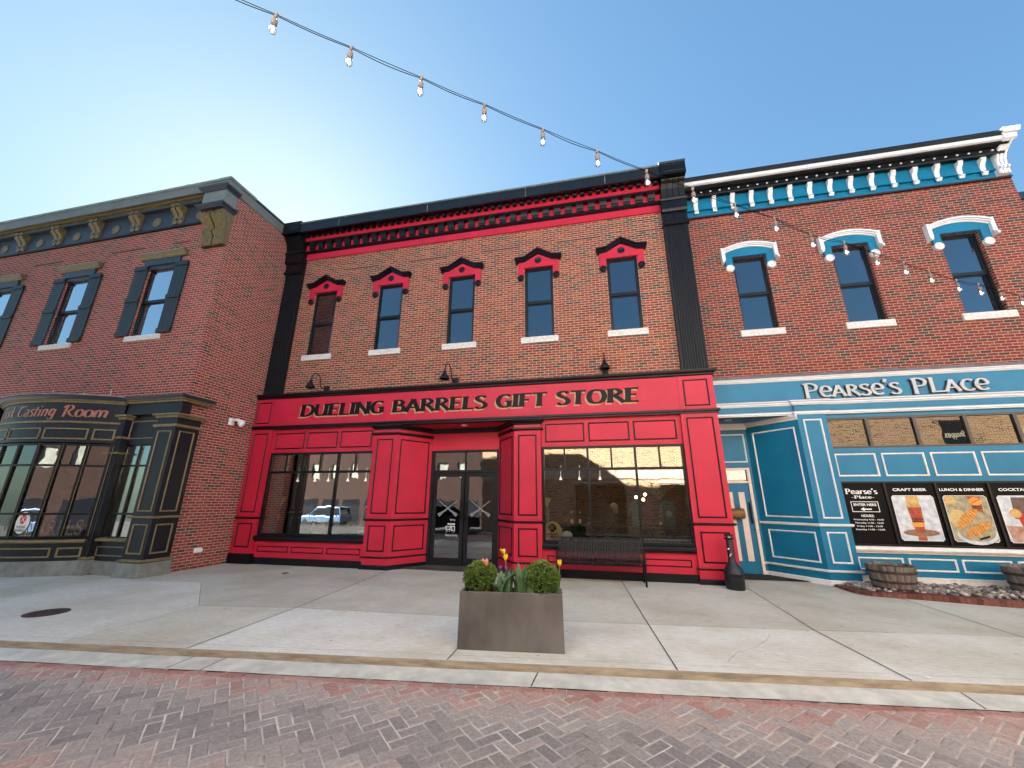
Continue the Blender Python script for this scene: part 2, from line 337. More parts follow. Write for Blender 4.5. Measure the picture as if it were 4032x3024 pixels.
# ---------------------------------------------------------------- lettering
def cr(pts,n=7):
    if len(pts)<3: return [pts[0],((pts[0][0]+pts[1][0])/2,(pts[0][1]+pts[1][1])/2),pts[1]]
    out=[]; P=[(2*pts[0][0]-pts[1][0],2*pts[0][1]-pts[1][1])]+list(pts)+[(2*pts[-1][0]-pts[-2][0],2*pts[-1][1]-pts[-2][1])]
    for i in range(1,len(P)-2):
        for k in range(n):
            t=k/n; a,b,c,d=P[i-1],P[i],P[i+1],P[i+2]
            out.append(tuple(.5*((2*b[j])+(-a[j]+c[j])*t+(2*a[j]-5*b[j]+4*c[j]-d[j])*t*t+(-a[j]+3*b[j]-3*c[j]+d[j])*t**3) for j in (0,1)))
    out.append(pts[-1]); return out
GL={
'I':(.30,[[(.14,0),(.14,1)]]),
'D':(.84,[[(.14,0),(.14,1)],[(.06,.96),(.38,.96),(.66,.80),(.74,.5),(.64,.2),(.38,.04),(.06,.04)]]),
'U':(.82,[[(.12,1),(.12,.38),(.22,.1),(.42,.04),(.6,.12),(.68,.34)],[(.68,0),(.68,1)]]),
'E':(.66,[[(.14,0),(.14,1)],[(.1,.96),(.58,.96)],[(.1,.52),(.5,.52)],[(.1,.04),(.6,.04)]]),
'L':(.62,[[(.14,0),(.14,1)],[(.1,.04),(.58,.04)]]),
'N':(.84,[[(.12,0),(.12,1)],[(.1,.98),(.72,.02)],[(.72,0),(.72,1)]]),
'G':(.82,[[(.7,.86),(.5,.96),(.24,.86),(.11,.5),(.24,.13),(.48,.04),(.7,.14)],[(.66,.06),(.66,.46)],[(.48,.46),(.78,.46)]]),
'B':(.72,[[(.14,0),(.14,1)],[(.08,.96),(.38,.95),(.54,.77),(.42,.57),(.14,.54)],[(.3,.54),(.54,.48),(.62,.28),(.5,.08),(.08,.04)]]),
'A':(.80,[[(.04,0),(.38,1)],[(.37,1),(.74,0)],[(.17,.34),(.58,.34)]]),
'R':(.76,[[(.14,0),(.14,1)],[(.08,.96),(.38,.95),(.56,.76),(.42,.55),(.14,.5)],[(.34,.52),(.74,0)]]),
'S':(.62,[[(.52,.84),(.38,.96),(.16,.92),(.10,.74),(.26,.57),(.44,.46),(.54,.26),(.44,.07),(.22,.03),(.06,.14)]]),
'F':(.60,[[(.14,0),(.14,1)],[(.1,.96),(.58,.96)],[(.1,.5),(.48,.5)]]),
'T':(.74,[[(.37,0),(.37,1)],[(.03,.96),(.71,.96)]]),
'O':(.90,[[(.44,.97),(.2,.86),(.10,.5),(.2,.14),(.44,.03),(.68,.14),(.78,.5),(.68,.86),(.44,.97)]]),
'C':(.74,[[(.66,.86),(.46,.96),(.22,.86),(.10,.5),(.22,.14),(.46,.04),(.68,.15)]]),
'P':(.72,[[(.16,-.06),(.16,1)],[(.02,.94),(.36,.98),(.60,.80),(.52,.52),(.18,.44)]]),
'e':(.70,[[(.12,.47),(.62,.55),(.56,.86),(.36,.97),(.17,.84),(.09,.5),(.20,.14),(.42,.04),(.64,.14)]]),
"'":(.24,[[(.14,1.05),(.08,.82)]]),
'o':(.52,[[(.26,.64),(.1,.54),(.07,.3),(.16,.05),(.28,.02),(.42,.12),(.45,.38),(.36,.58),(.26,.64)]]),
'm':(.80,[[(.1,.62),(.1,.02)],[(.1,.5),(.24,.64),(.36,.5),(.36,.02)],[(.36,.5),(.52,.64),(.64,.5),(.64,.1),(.74,.02)]]),
'n':(.54,[[(.1,.62),(.1,.02)],[(.1,.5),(.28,.64),(.38,.5),(.38,.1),(.47,.02)]]),
'i':(.26,[[(.1,.62),(.1,.1),(.2,.02)],[(.08,.84),(.17,.92)]]),
't':(.34,[[(.14,.86),(.12,.12),(.28,.03)],[(.0,.62),(.3,.62)]]),
's':(.42,[[(.36,.58),(.2,.65),(.09,.52),(.2,.36),(.34,.22),(.24,.04),(.05,.08)]]),
'a':(.50,[[(.08,.56),(.24,.64),(.36,.5),(.36,.1),(.46,.02)],[(.36,.36),(.12,.28),(.08,.1),(.2,.02),(.36,.14)]]),
'g':(.50,[[(.36,.56),(.2,.65),(.08,.48),(.09,.2),(.22,.1),(.37,.26)],[(.38,.64),(.38,-.08),(.24,-.24),(.06,-.16)]]),
'f':(.34,[[(.34,.95),(.2,.98),(.13,.8),(.13,-.1)],[(0,.62),(.3,.62)]]),
'r':(.40,[[(.1,.64),(.1,.02)],[(.1,.5),(.22,.64),(.37,.58)]]),
'k':(.48,[[(.1,.98),(.1,.02)],[(.38,.64),(.12,.34)],[(.14,.36),(.42,.02)]]),
'Tl':(.70,[[(.02,.8),(.16,.96),(.4,.9),(.66,.98)],[(.34,.9),(.14,.7),(.09,.36),(.2,.08),(.44,.03),(.56,.14)]]),
'Rl':(.80,[[(.16,-.02),(.2,.98)],[(.0,.78),(.14,.98),(.42,1.0),(.56,.78),(.4,.52),(.2,.48)],[(.34,.5),(.52,.2),(.80,.0)]]),
'Pb':(.66,[[(.16,0),(.16,1)],[(.04,.03),(.3,.03)],[(.04,.97),(.36,.97),(.56,.74),(.4,.48),(.18,.47)]]),
'l':(.30,[[(.15,0),(.15,1)],[(.03,.03),(.28,.03)]]),
'c':(.50,[[(.42,.5),(.28,.64),(.12,.5),(.10,.2),(.26,.02),(.45,.12)]]),
'eb':(.50,[[(.1,.36),(.42,.36),(.38,.56),(.24,.65),(.1,.5),(.09,.2),(.24,.02),(.44,.12)]]),
'-':(.40,[[(.04,.34),(.36,.34)]]),
' ':(.42,[]),
}
def letters(mb,seq,u0,u1,v0,h,thick=.17,thin=.07,n0=0,dn=.003,flare=.35,slant=0,mapf=None,small=None,sm=.74,step=.0003):
    """stroke lettering fitted between u0 and u1 on the current plane; mapf bends it on to a curve"""
    tot=0;items=[]
    for g in seq:
        k=sm if small and g in small else 1
        w,st=GL[g]; items.append((g,tot,k)); tot+=w*k
    sx=(u1-u0)/tot; z=n0
    for g,off,k in items:
        for st in GL[g][1]:
            P=cr(st) if len(st)>2 else [st[0],(st[0][0]*.85+st[1][0]*.15,st[0][1]*.85+st[1][1]*.15),((st[0][0]+st[1][0])/2,(st[0][1]+st[1][1])/2),(st[0][0]*.15+st[1][0]*.85,st[0][1]*.15+st[1][1]*.85),st[1]]
            n=len(P); L=[];Rr=[]
            for i,(x,y) in enumerate(P):
                ax,ay=P[max(i-1,0)];bx,by=P[min(i+1,n-1)]
                dx,dy=(bx-ax),(by-ay); q=math.hypot(dx,dy) or 1; dx/=q;dy/=q
                w=thin+(thick-thin)*abs(dy)**1.2
                if len(st)==2: w*=1+flare*(abs(2*i/(n-1)-1))**2
                X=(x*k+slant*y*k); Y=y*k
                L.append((u0+(off+X-dy*w/2)*sx,v0+(Y+dx*w/2)*h)); Rr.append((u0+(off+X+dy*w/2)*sx,v0+(Y-dx*w/2)*h))
            z+=step
            pts=[];fs=[]
            for i in range(n):
                for (a,b) in (L[i],Rr[i]):
                    for nn in (z,z+dn):
                        pts.append(mapf(a,b,nn) if mapf else (a,b,nn))
            for i in range(n-1):
                a=i*4;b=a+4
                fs+=[(a+1,b+1,b+3,a+3),(a,a+1,b+1,b),(a+2,b+2,b+3,a+3)]
            fs+=[(0,2,3,1),((n-1)*4,(n-1)*4+1,(n-1)*4+3,(n-1)*4+2)]
            mb.mesh(pts,fs,sm=False)
def bfont(mb,text,u0,u1,v0,v1,n0,bold=0,dn=.001,mapf=None,m=None,spacing=1):
    """built-in font text fitted to a rectangle on the current plane"""
    cu=bpy.data.curves.new('lettering','FONT'); cu.body=text; cu.offset=bold; cu.space_character=spacing; cu.resolution_u=3
    ob=bpy.data.objects.new('tmp',cu); COL.objects.link(ob); dg=bpy.context.evaluated_depsgraph_get(); dg.update()
    me=bpy.data.meshes.new_from_object(ob.evaluated_get(dg)); COL.objects.unlink(ob); bpy.data.objects.remove(ob)
    if not me.vertices: return
    xs=[v.co.x for v in me.vertices];ys=[v.co.y for v in me.vertices]
    a,b,c,d=min(xs),max(xs),min(ys),max(ys)
    pts=[]
    for v in me.vertices:
        u=u0+(v.co.x-a)/(b-a)*(u1-u0); w=v0+(v.co.y-c)/(d-c)*(v1-v0)
        pts.append(mapf(u,w,n0+dn) if mapf else (u,w,n0+dn))
    mb.mesh(pts,[tuple(p.vertices) for p in me.polygons],m=m,sm=False)
    bpy.data.meshes.remove(me)
def ringpoly(mb,cu,cv,r0,r1,n0,n1,seg=28,m=None,sq=1):
    for k in range(seg):
        a=2*PI*k/seg;b=2*PI*(k+1)/seg
        mb.mesh([(cu+r*math.cos(t)*sq,cv+r*math.sin(t),n1) for t in (a,b) for r in (r0,r1)],[(0,1,3,2)],m=m,sm=False)
# ---------------------------------------------------------------- generic building pieces
def wall(mb,u0,u1,v0,v1,holes,depth,n=0,back=True):
    """wall face on the current plane with rectangular holes and reveals"""
    us=sorted({u0,u1,*[h[0] for h in holes],*[h[1] for h in holes]}); vs=sorted({v0,v1,*[h[2] for h in holes],*[h[3] for h in holes]})
    inh=lambda a,b:any(h[0]<a<h[1] and h[2]<b<h[3] for h in holes)
    for i in range(len(us)-1):
        for j in range(len(vs)-1):
            if not inh((us[i]+us[i+1])/2,(vs[j]+vs[j+1])/2):
                mb.face([(us[i],vs[j],n),(us[i+1],vs[j],n),(us[i+1],vs[j+1],n),(us[i],vs[j+1],n)])
                if back: mb.face([(us[i],vs[j],n-depth),(us[i],vs[j+1],n-depth),(us[i+1],vs[j+1],n-depth),(us[i+1],vs[j],n-depth)])
    for a,b,c,d in holes:
        mb.face([(a,c,n),(a,d,n),(a,d,n-depth),(a,c,n-depth)]); mb.face([(b,c,n),(b,c,n-depth),(b,d,n-depth),(b,d,n)])
        mb.face([(a,c,n),(a,c,n-depth),(b,c,n-depth),(b,c,n)]); mb.face([(a,d,n),(b,d,n),(b,d,n-depth),(a,d,n-depth)])
def sash_window(parent,O,U,w,h,rec,glassm=None,label=None):
    """double hung window: frame > glass_pane; O = lower left corner of opening on the wall plane"""
    mb=MB().basis(O,U); f=.045; z=-rec
    mb.box(0,f,0,h,z-.09,z); mb.box(w-f,w,0,h,z-.09,z); mb.box(f,w-f,h-f,h,z-.09,z); mb.box(f,w-f,0,f,z-.09,z)
    mid=h*.49; g=.032
    mb.box(f,w-f,mid-.02,mid+.035,z-.05,z-.008)        # meeting rail
    for (a,b,c) in ((mid+.035,h-f,-.012),(f,mid-.02,-.045)):
        mb.box(f,f+g,a,b,z+c-.03,z+c); mb.box(w-f-g,w-f,a,b,z+c-.03,z+c); mb.box(f+g,w-f-g,b-g,b,z+c-.03,z+c); mb.box(f+g,w-f-g,a,a+g,z+c-.03,z+c)
    o=mb.build('window',ALU,parent)
    if label: o['label']=label
    for (a,b,c) in ((mid+.035+g,h-f-g,-.024),(f+g,mid-.02-g,-.06)):
        m2=MB().basis(O,U); m2.box(f+g+.001,w-f-g-.001,a+.001,b-.001,z+c-.004,z+c); m2.build('glass_pane',glassm or GL_U,o)
    return o
def sill(parent,O,U,w,h=.17,out=.05):
    mb=MB().basis(O,U); mb.box(-.1,w+.1,-h,0,-.10,out); return mb.build('window_sill',SILL,parent,bevel=.006)
CY=9.3   # street face of the red shopfront
BC=9.53  # brick plane of the middle building
# ================================================================ MIDDLE BUILDING (red shopfront)
CB=thing('brick_building',(-3.45,9.53,0),'middle brick building with a red gift store shopfront and black fluted corner pilasters','building')
XL,XR=-9.66,2.66
wx=[-8.08,-5.84,-3.58,-1.335,.915]; wz0,wz1=5.765,7.88; ww=.79
def wrld(parent): return MB()
mb=MB().basis((0,BC,0),(1,0,0))
wall(mb,XL+.02,XR-.02,4.3,9.25,[(x-ww/2,x+ww/2,wz0,wz1) for x in wx],.22)
mb.build('wall',BR_C,CB)
mb=MB(); mb.box(XL+.05,XR-.05,BC+.25,21,9.2,9.35); mb.box(XL+.05,XR-.05,20.8,21,0,9.2); mb.box(XR-.25,XR-.05,BC+.2,20.8,3.6,9.2); mb.build('roof',ROOFM,CB)
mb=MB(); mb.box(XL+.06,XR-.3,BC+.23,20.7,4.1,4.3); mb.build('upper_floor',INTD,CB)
mb=MB(); mb.box(XL+.06,XR-.3,BC+1.3,BC+1.35,4.31,9.15); mb.build('dark_room_backing',INTD,CB)  # dark sheet standing in for the unlit rooms behind the upper windows
# vent slots: dark recessed weep bars
for (a,b) in ((-9.12,-8.75),(-7.57,-6.35),(-5.32,-4.1),(-3.05,-1.85),(-.81,.41),(1.45,2.06)):
    m2=MB().basis((0,BC,0),(1,0,0)); m2.box(a,b,8.60,8.622,.001,.018); m2.build('vent_slot',HOOP,CB)
# windows with hoods
def hood_red(x,label=None):
    w=sash_window(CB,(x-ww/2,BC,wz0),(1,0,0),ww,wz1-wz0,.05)
    sill(w,(x-ww/2,BC,wz0),(1,0,0),ww)
    mb=MB().basis((x,BC,0),(1,0,0))
    mb.prism([(-.575,7.87),(.575,7.87),(.575,8.03),(.38,8.06),(0,8.27),(-.38,8.06),(-.575,8.03)],.001,.055)
    for s in (-1,1): mb.prism([(s*.575,7.60),(s*.575,7.868),(s*.41,7.868),(s*.41,7.60)],.001,.05)
    hd=mb.build('window_hood',RED,w)
    mb=MB().basis((x,BC,0),(1,0,0))
    outer=[(-.66,8.12),(-.40,8.14),(0,8.385),(.40,8.14),(.66,8.12)]; 
    for (lo,hi,n1) in ((0,.04,.17),(-.045,-.0005,.13),(-.085,-.046,.09)):
        sc=[1+ (lo)*.3]
        P=[(px,pz+hi) for px,pz in outer]+[(px,pz+lo) for px,pz in outer[::-1]]
        if lo<0: P=[(px*(1+lo*.5),pz) for px,pz in P]
        k=len(outer)
        for i in range(k-1):
            a,b=P[i],P[i+1];c,d=P[2*k-2-i],P[2*k-1-i]
            mb.prism([a,b,c,d],.002,n1)
    mb.disc(0,8.06,.095,.055,.075,24,dome=[(.095,.05),(.095,.072),(.075,.08),(.03,.068),(.02,.085),(.0001,.088)])
    for s in (-1,1): mb.disc(s*.495,7.575,.085,.0,.06,20,dome=[(.092,.002),(.092,.06),(.07,.075),(.05,.058),(.03,.058),(.022,.08),(.0001,.085)])
    mb.build('hood_moulding',BLK,w)
    # pale square behind the lower pane
    return w
for i,x in enumerate(wx):
    w=hood_red(x)
    if i: 
        m2=MB().basis((x-ww/2,BC,wz0),(1,0,0)); m2.box(.09,.26,.09,.27,-.135,-.13); m2.build('pale_square',SHADE,w)  # small pale square low in the window
# cornice
x0,x1=-9.02,2.045
cor=MB().basis((0,BC,0),(1,0,0))
cor.xprism([(0,9.135),(.055,9.135),(.055,9.40),(0,9.40)],x0,x1)
cor.xprism([(0,9.40),(.10,9.40),(.10,9.66),(0,9.66)],x0,x1)
cor.xprism([(0,9.66),(.20,9.66),(.20,9.97),(0,9.97)],x0,x1)
cob=cor.build('cornice',RED,CB)
cor=MB().basis((0,BC,0),(1,0,0))
cor.xprism([(.056,9.34),(.09,9.345),(.135,9.37),(.15,9.385),(.15,9.41),(.13,9.43),(.101,9.435),(.056,9.43)],x0,x1); cor.build('bed_moulding',BLK,cob)
cor=MB().basis((0,BC,0),(1,0,0))
cor.xprism([(.101,9.645),(.235,9.645),(.262,9.665),(.262,9.69),(.201,9.695),(.101,9.695)],x0,x1); cor.build('bracket_shelf',BLK,cob)
cor=MB().basis((0,BC,0),(1,0,0))
cor.xprism([(0,9.971),(.34,9.971),(.36,9.94),(.44,9.90),(.52,9.87),(.53,9.87),(.53,10.17),(0,10.17)],x0,x1)
cor.mi=1
cor.xprism([(-.3,10.171),(.55,10.171),(.56,10.20),(.54,10.23),(-.3,10.30)],x0,x1)
cor.mi=2
for sx in (-7.6,-4.6,-1.6,.6): cor.box(sx,sx+.012,9.875,10.169,.53,.533)
cor.build('parapet_coping',[COPB,COPT,FLSH],CB)
db=MB().basis((0,BC,0),(1,0,0)); 
db.xprism([(.201,9.855),(.27,9.858),(.315,9.87),(.325,9.895),(.325,9.93),(.201,9.93)],-8.985,-8.875); db.box(-8.99,-8.87,9.93,9.97,.201,.335)
d0=db.build('dentil',BLK,cob)
nd=51
for i in range(1,nd): copy_part(d0,dx=i*(10.87/(nd-1)))
bb=MB().basis((0,BC,0),(1,0,0))
bb.xprism([(.101,9.437),(.15,9.437),(.165,9.46),(.17,9.51),(.20,9.56),(.222,9.59),(.222,9.615),(.101,9.615)],-8.85,-8.66); bb.box(-8.86,-8.65,9.616,9.645,.101,.232)
b0=bb.build('bracket',BLK,cob)
nb=34
for i in range(1,nb): copy_part(b0,dx=i*(10.57/(nb-1)))
# fluted pilasters with capitals
def pilaster(a,b,mirror=False):
    w=b-a; mb=MB().basis((a,BC,0),(1,0,0)); d=.11
    k=9; p=[(0,0),(0,d-.02)]
    fl=w/(k+1.2)
    pts=[(0,0),(0,d)]
    for i in range(k):
        c=fl*(i+1.1); pts+=[(c-fl*.34,d),(c-fl*.22,d-.022),(c+fl*.22,d-.022),(c+fl*.34,d)]
    pts+=[(w,d),(w,0)]
    n=len(pts); P=[(u,z,q) for z in (4.5,8.62) for u,q in pts]
    mb.mesh(P,[(i,i+1,n+i+1,n+i) for i in range(n-1)]+[tuple(range(n-1,-1,-1)),tuple(range(n,2*n))],sm=False)
    o=mb.build('pilaster',BLKR,CB)
    mb=MB().basis((a,BC,0),(1,0,0))
    mb.box(-.005,w+.005,8.62,9.06,0,d+.05); 
    mb.xprism([(0,8.60),(.16,8.60),(.20,8.64),(.20,8.67),(.161,8.69),(.161,8.62),(0,8.62)],-.03,w+.03)
    mb.xprism([(.161,8.97),(.21,8.97),(.24,9.03),(.24,9.28),(0,9.28),(0,9.061),(.161,9.061)],-.02,w+.02)
    mb.xprism([(0,9.281),(.27,9.281),(.29,9.33),(.27,9.36),(0,9.36)],-.03,w+.03)
    mb.frame(.05,w*.5-.01,8.72,8.94,.02,.16,.175); mb.frame(w*.5+.01,w-.05,8.72,8.94,.02,.16,.175)
    # ribbed console
    q=w/4
    for i in range(4):
        mb.xprism([(0,9.361),(.245,9.361),(.26,9.45),(.30,9.62),(.37,9.72),(.44,9.77),(.46,9.80),(.43,9.84),(.40,9.86),(0,9.86)],i*q+.006,(i+1)*q-.006)
    mb.box(0,w,9.37,9.86,.0,.235)
    mb.box(-.02,w+.02,9.861,10.21,0,.56); mb.frame(.04,w-.04,9.93,10.17,.03,.56,.575)
    mb.xprism([(-.3,10.211),(.56,10.211),(.58,10.25),(.55,10.29),(-.3,10.31)],-.03,w+.03)
    c=mb.build('capital',BLK,o)
    return o
pilaster(-9.63,-9.02)
pilaster(2.05,2.65)
# ---- red shopfront
YW=9.38
fas=MB().basis((0,CY,0),(1,0,0))
fas.box(-9.62,2.65,3.60,4.38,-.20,0)
fas.box(-9.62,-9.02,3.60,4.379,0,.012); fas.box(1.895,2.65,3.60,4.379,0,.012)
fo=fas.build('sign_fascia',RED,CB)
mb=MB().basis((0,CY,0),(1,0,0))
mb.frame(-9.54,-9.10,3.67,4.29,.03,.012,.03); mb.frame(2.0,2.53,3.67,4.29,.03,.012,.03); mb.build('fascia_panel',BLK,fo)
mb=MB()
pr=[(-.15,4.38),(.02,4.38),(.04,4.40),(.045,4.43),(.09,4.46),(.10,4.50),(.10,4.515),(-.15,4.53)]
mb.sweep(pr,[(-9.62,CY),(2.65,CY),(2.65,CY+.45)])
mb.mi=1; mb.basis((0,CY,0),(1,0,0)); mb.xprism([(.085,4.517),(-.225,4.62),(-.225,4.53),(-.16,4.529)],-9.05,2.04)
mb.build('shopfront_cornice',[BLK,FLSH],CB)
mb=MB(); mb.sweep([(-.15,3.50),(.03,3.50),(.03,3.53),(.06,3.545),(.06,3.585),(.03,3.599),(-.15,3.599)],[(-9.62,CY),(2.65,CY),(2.65,CY+.45)]); mb.build('fascia_band',BLK,CB)
lt=MB().basis((0,CY,0),(1,0,0)); SQ="DUELING BARRELS GIFT STORE"
letters(lt,SQ,-8.135,1.035,3.83,.34,.235,.10,n0=.004,dn=.004,slant=.05); lo=lt.build('sign_lettering',INK,fo)
lt=MB().basis((0,CY,0),(1,0,0))
letters(lt,SQ,-8.172,.998,3.792,.34,.225,.09,n0=.0,dn=.0005,slant=.05,step=.00004); lt.build('letter_shadow',LTGOLD,fo)
# piers
def pier(a,b,y,z1=3.5,pl=.24,panels=((.40,1.0),(1.27,3.39)),cap=False,depth=.5,low=True,retL=True,retR=True,pathL=None,pathR=None,name='shopfront_pier',rail=1.13,inset=.105):
    mb=MB().basis((0,y,0),(1,0,0)); mb.box(a,b,0,z1,-depth,0); o=mb.build(name,RED,CB)
    t=MB().basis((0,y,0),(1,0,0))
    for (c,d) in panels: t.frame(a+inset,b-inset,c,d,.03,0,.02)
    t.build('panel_moulding',BLK,o)
    return o
def mould(path,specs,parent,mats=BLK,name='moulding'):
    mb=MB()
    for pr in specs: mb.sweep(pr,path)
    return mb.build(name,mats,parent)
rail=lambda z,h=.05,o=.045:[(-.02,z-h/2),(.02,z-h/2),(o,z-.008),(o,z+h/2-.004),(.02,z+h/2),(-.02,z+h/2)]
plin=lambda z1,o=.035:[(-.02,0.0),(o,0.0),(o,z1-.03),(o-.02,z1),(-.02,z1)]
p1=pier(-9.62,-8.95,CY)
mould([(-9.62,CY),(-8.95,CY),(-8.95,CY+.09)],[rail(1.13),plin(.25)],p1)
p4=pier(1.88,2.65,CY,panels=((.40,1.0),(1.27,3.41)))
mould([(1.88,YW),(1.88,CY),(2.65,CY),(2.65,CY+.5)],[rail(1.15),rail(.285,.035,.035),plin(.10)],p4)
# middle piers continue as splayed walls to the door
AX,AY=-5.07,CY; DX=-4.47; DYY=10.18
p2=pier(-5.745,-5.07,CY,panels=((.40,1.0),(1.27,3.13)),depth=.3,inset=.11)
p3=pier(-1.97,-1.32,CY,panels=((.40,1.0),(1.27,3.13)),depth=.3,inset=.10)
def splay(xa,ya,xb,yb,par,flip):
    """splayed entrance wall from street corner (xa,ya) to door jamb (xb,yb)"""
    if not flip: O=(xa,ya,0);U=(xb-xa,yb-ya,0)
    else: O=(xb,yb,0);U=(xa-xb,ya-yb,0)
    L=math.hypot(U[0],U[1]); mb=MB().basis(O,U); mb.box(0,L,0,3.5,-.12,0); o=mb.build('splayed_wall',RED,CB)
    t=MB().basis(O,U)
    for (c,d) in ((.40,1.0),(1.27,3.13)): t.frame(.10,L-.10,c,d,.03,0,.02)
    t.build('panel_moulding',BLK,o)
splay(-5.07,CY,-4.47,10.18,p2,False); splay(-1.97,CY,-2.56,10.18,p3,True)
crown=[(-.02,3.38),(.02,3.38),(.03,3.42),(.075,3.46),(.085,3.499),(-.02,3.499)]
band=rail(3.27,.07,.05)
pa=[(-5.745,YW),(-5.745,CY),(-5.07,CY),(-4.47,10.18)]
pb=[(-2.56,10.18),(-1.97,CY),(-1.32,CY),(-1.32,YW)]
for pth,pp in ((pa,p2),(pb,p3)):
    mould(pth,[rail(1.13),rail(.27,.035,.035),plin(.10),crown,band],pp)
# entrance: soffit, head panel, frame, doors
mb=MB(); mb.box(-5.2,-1.8,CY+.02,10.6,3.5,3.56); so=mb.build('entrance_soffit',RED,CB)
mb=MB(); mb.basis((-3.4,9.70,0),(1,0,0),(0,1,0),(0,0,-1)); mb.disc(0,0,.075,-3.5,-3.485,20,dome=[(.08,-3.5),(.08,-3.485),(.055,-3.48),(.05,-3.499),(.0001,-3.499)]); mb.build('recessed_light',WHT,so)
mb=MB().basis((0,10.18,0),(1,0,0)); mb.box(-4.5,-2.53,2.91,3.5,-.1,0); eh=mb.build('entrance_head',RED,CB)
mb=MB(); mb.sweep([(-.01,3.37),(.02,3.37),(.05,3.42),(.06,3.499),(-.01,3.499)],[(-4.47,10.18),(-2.56,10.18)]); mb.build('cove_moulding',BLK,eh)
mb=MB().basis((0,10.18,0),(1,0,0))
mb.box(-4.47,-4.385,0,2.91,-.14,.0); mb.box(-2.625,-2.555,0,2.91,-.14,.0); mb.box(-4.385,-2.625,2.855,2.91,-.14,0); mb.box(-4.385,-2.625,2.31,2.38,-.14,0.0); mb.box(-3.515,-3.475,2.38,2.855,-.12,-.02)
df=mb.build('door_frame',BLKR,CB)
for a,b in ((-4.384,-3.516),(-3.474,-2.626)):
    m2=MB().basis((0,10.18,0),(1,0,0)); m2.box(a,b,2.381,2.854,-.06,-.054); m2.build('transom_pane',GL_D,df)
def rifle(mb,cx,cz,ang,flip=1,s=.62):
    c,sn=math.cos(ang),math.sin(ang)
    P=[(-.5,-.018),(-.5,.018),(-.1,.022),(-.09,.032),(.10,.034),(.16,.026),(.24,.042),(.5,.088),(.505,-.070),(.27,-.032),(.2,-.026),(.17,-.055),(.13,-.055),(.12,-.032),(-.05,-.032),(-.08,-.018)]
    Q=[((x*c-y*sn)*s*flip+cx,(x*sn+y*c)*s+cz) for x,y in P]
    # fan by strips
    n=len(Q); top=Q[1:8]; bot=Q[:1]+Q[:7:-1]
    mb.face([(x,z,mb.ti_n) for x,z in Q])
for k,(a,b) in enumerate(((-4.383,-3.507),(-3.483,-2.627))):
    mb=MB().basis((0,10.18,0),(1,0,0)); st=.10
    mb.box(a,a+st,.01,2.305,-.075,-.03); mb.box(b-st,b,.01,2.305,-.075,-.03); mb.box(a+st,b-st,2.205,2.305,-.075,-.03); mb.box(a+st,b-st,.01,.195,-.075,-.03)
    d=mb.build('door',BLKR,CB,bevel=.004)
    m2=MB().basis((0,10.18,0),(1,0,0)); m2.box(a+st,b-st,.195,2.205,-.055,-.05); m2.build('glass_pane',GL_D,d)
    hx=(b-.045) if k==0 else (a+.045)
    m2=MB().basis((0,10.18,0),(1,0,0)); m2.tube([(hx,1.10,.03),(hx,1.58,.03)],.014); m2.tube([(hx,1.16,-.03),(hx,1.16,.03)],.01); m2.tube([(hx,1.52,-.03),(hx,1.52,.03)],.01)
    if k==1: m2.box(hx-.02,hx+.02,.86,1.0,-.03,-.015)
    m2.build('handle',BLK,d)
    m2=MB().basis((0,10.18,0),(1,0,0)); cx=(a+b)/2; m2.ti_n=-.044
    rifle(m2,cx,1.40,R(-36)); m2.ti_n=-.041; rifle(m2,cx,1.40,R(-36),-1)
    m2.build('crossed_rifles_decal',DECG,d)
    if k==0:
        m2=MB().basis((0,10.18,0),(1,0,0)); 
        bfont(m2,'Spring',-3.87,-3.73,1.08,1.14,-.045); 
        for (u,v,w_,h_) in ((-3.98,.86,.13,.10),(-3.83,.84,.10,.12),(-3.93,.99,.2,.035)): m2.frame(u,u+w_,v,v+h_,.012,-.046,-.043)
        for i in range(9): m2.disc(-3.98+random.random()*.33,.80+random.random()*.2,.010,-.046,-.043,8)
        bfont(m2,'Happy Spring',-3.98,-3.66,.70,.765,-.045)
        m2.build('window_drawing',DECW,d)
# display windows
def display(a,b,y,z0,z1,zt,mull,small,name='display_window'):
    mb=MB().basis((0,y,0),(1,0,0)); f=.055
    mb.box(a,a+f,z0,z1,-.10,-.005); mb.box(b-f,b,z0,z1,-.10,-.005); mb.box(a+f,b-f,z1-f,z1,-.10,-.005); mb.box(a+f,b-f,z0,z0+f,-.10,-.005); mb.box(a+f,b-f,zt-.03,zt+.03,-.10,-.006)
    for x in mull: mb.box(x-.025,x+.025,z0+f,zt-.03,-.10,-.007); mb.box(x-.025,x+.025,zt+.03,z1-f,-.10,-.007)
    for x in small: mb.box(x-.018,x+.018,zt+.03,z1-f,-.09,-.008)
    o=mb.build(name,BLK,CB)
    xs=[a+f]+sorted(mull)+[b-f]
    for i in range(len(xs)-1):
        m2=MB().basis((0,y,0),(1,0,0)); l_=xs[i]+(.025 if i else 0); r_=xs[i+1]-(.025 if i<len(xs)-2 else 0)
        m2.box(l_,r_,z0+f,zt-.03,-.055,-.05); m2.build('glass_pane',GL_S,o)
    xs=[a+f]+sorted(mull+small)+[b-f]
    for i in range(len(xs)-1):
        m2=MB().basis((0,y,0),(1,0,0)); m2.box(xs[i]+(.02 if i else 0),xs[i+1]-(.02 if i<len(xs)-2 else 0),zt+.03,z1-f,-.055,-.05); m2.build('glass_pane',GL_S,o)
    return o
dwL=display(-8.935,-5.75,YW,.70,2.84,2.315,[-7.875,-6.805],[-8.405,-7.34,-6.28])
dwR=display(-1.315,1.878,YW,.70,2.84,2.31,[-.235,.83],[-.775,.30,1.355])
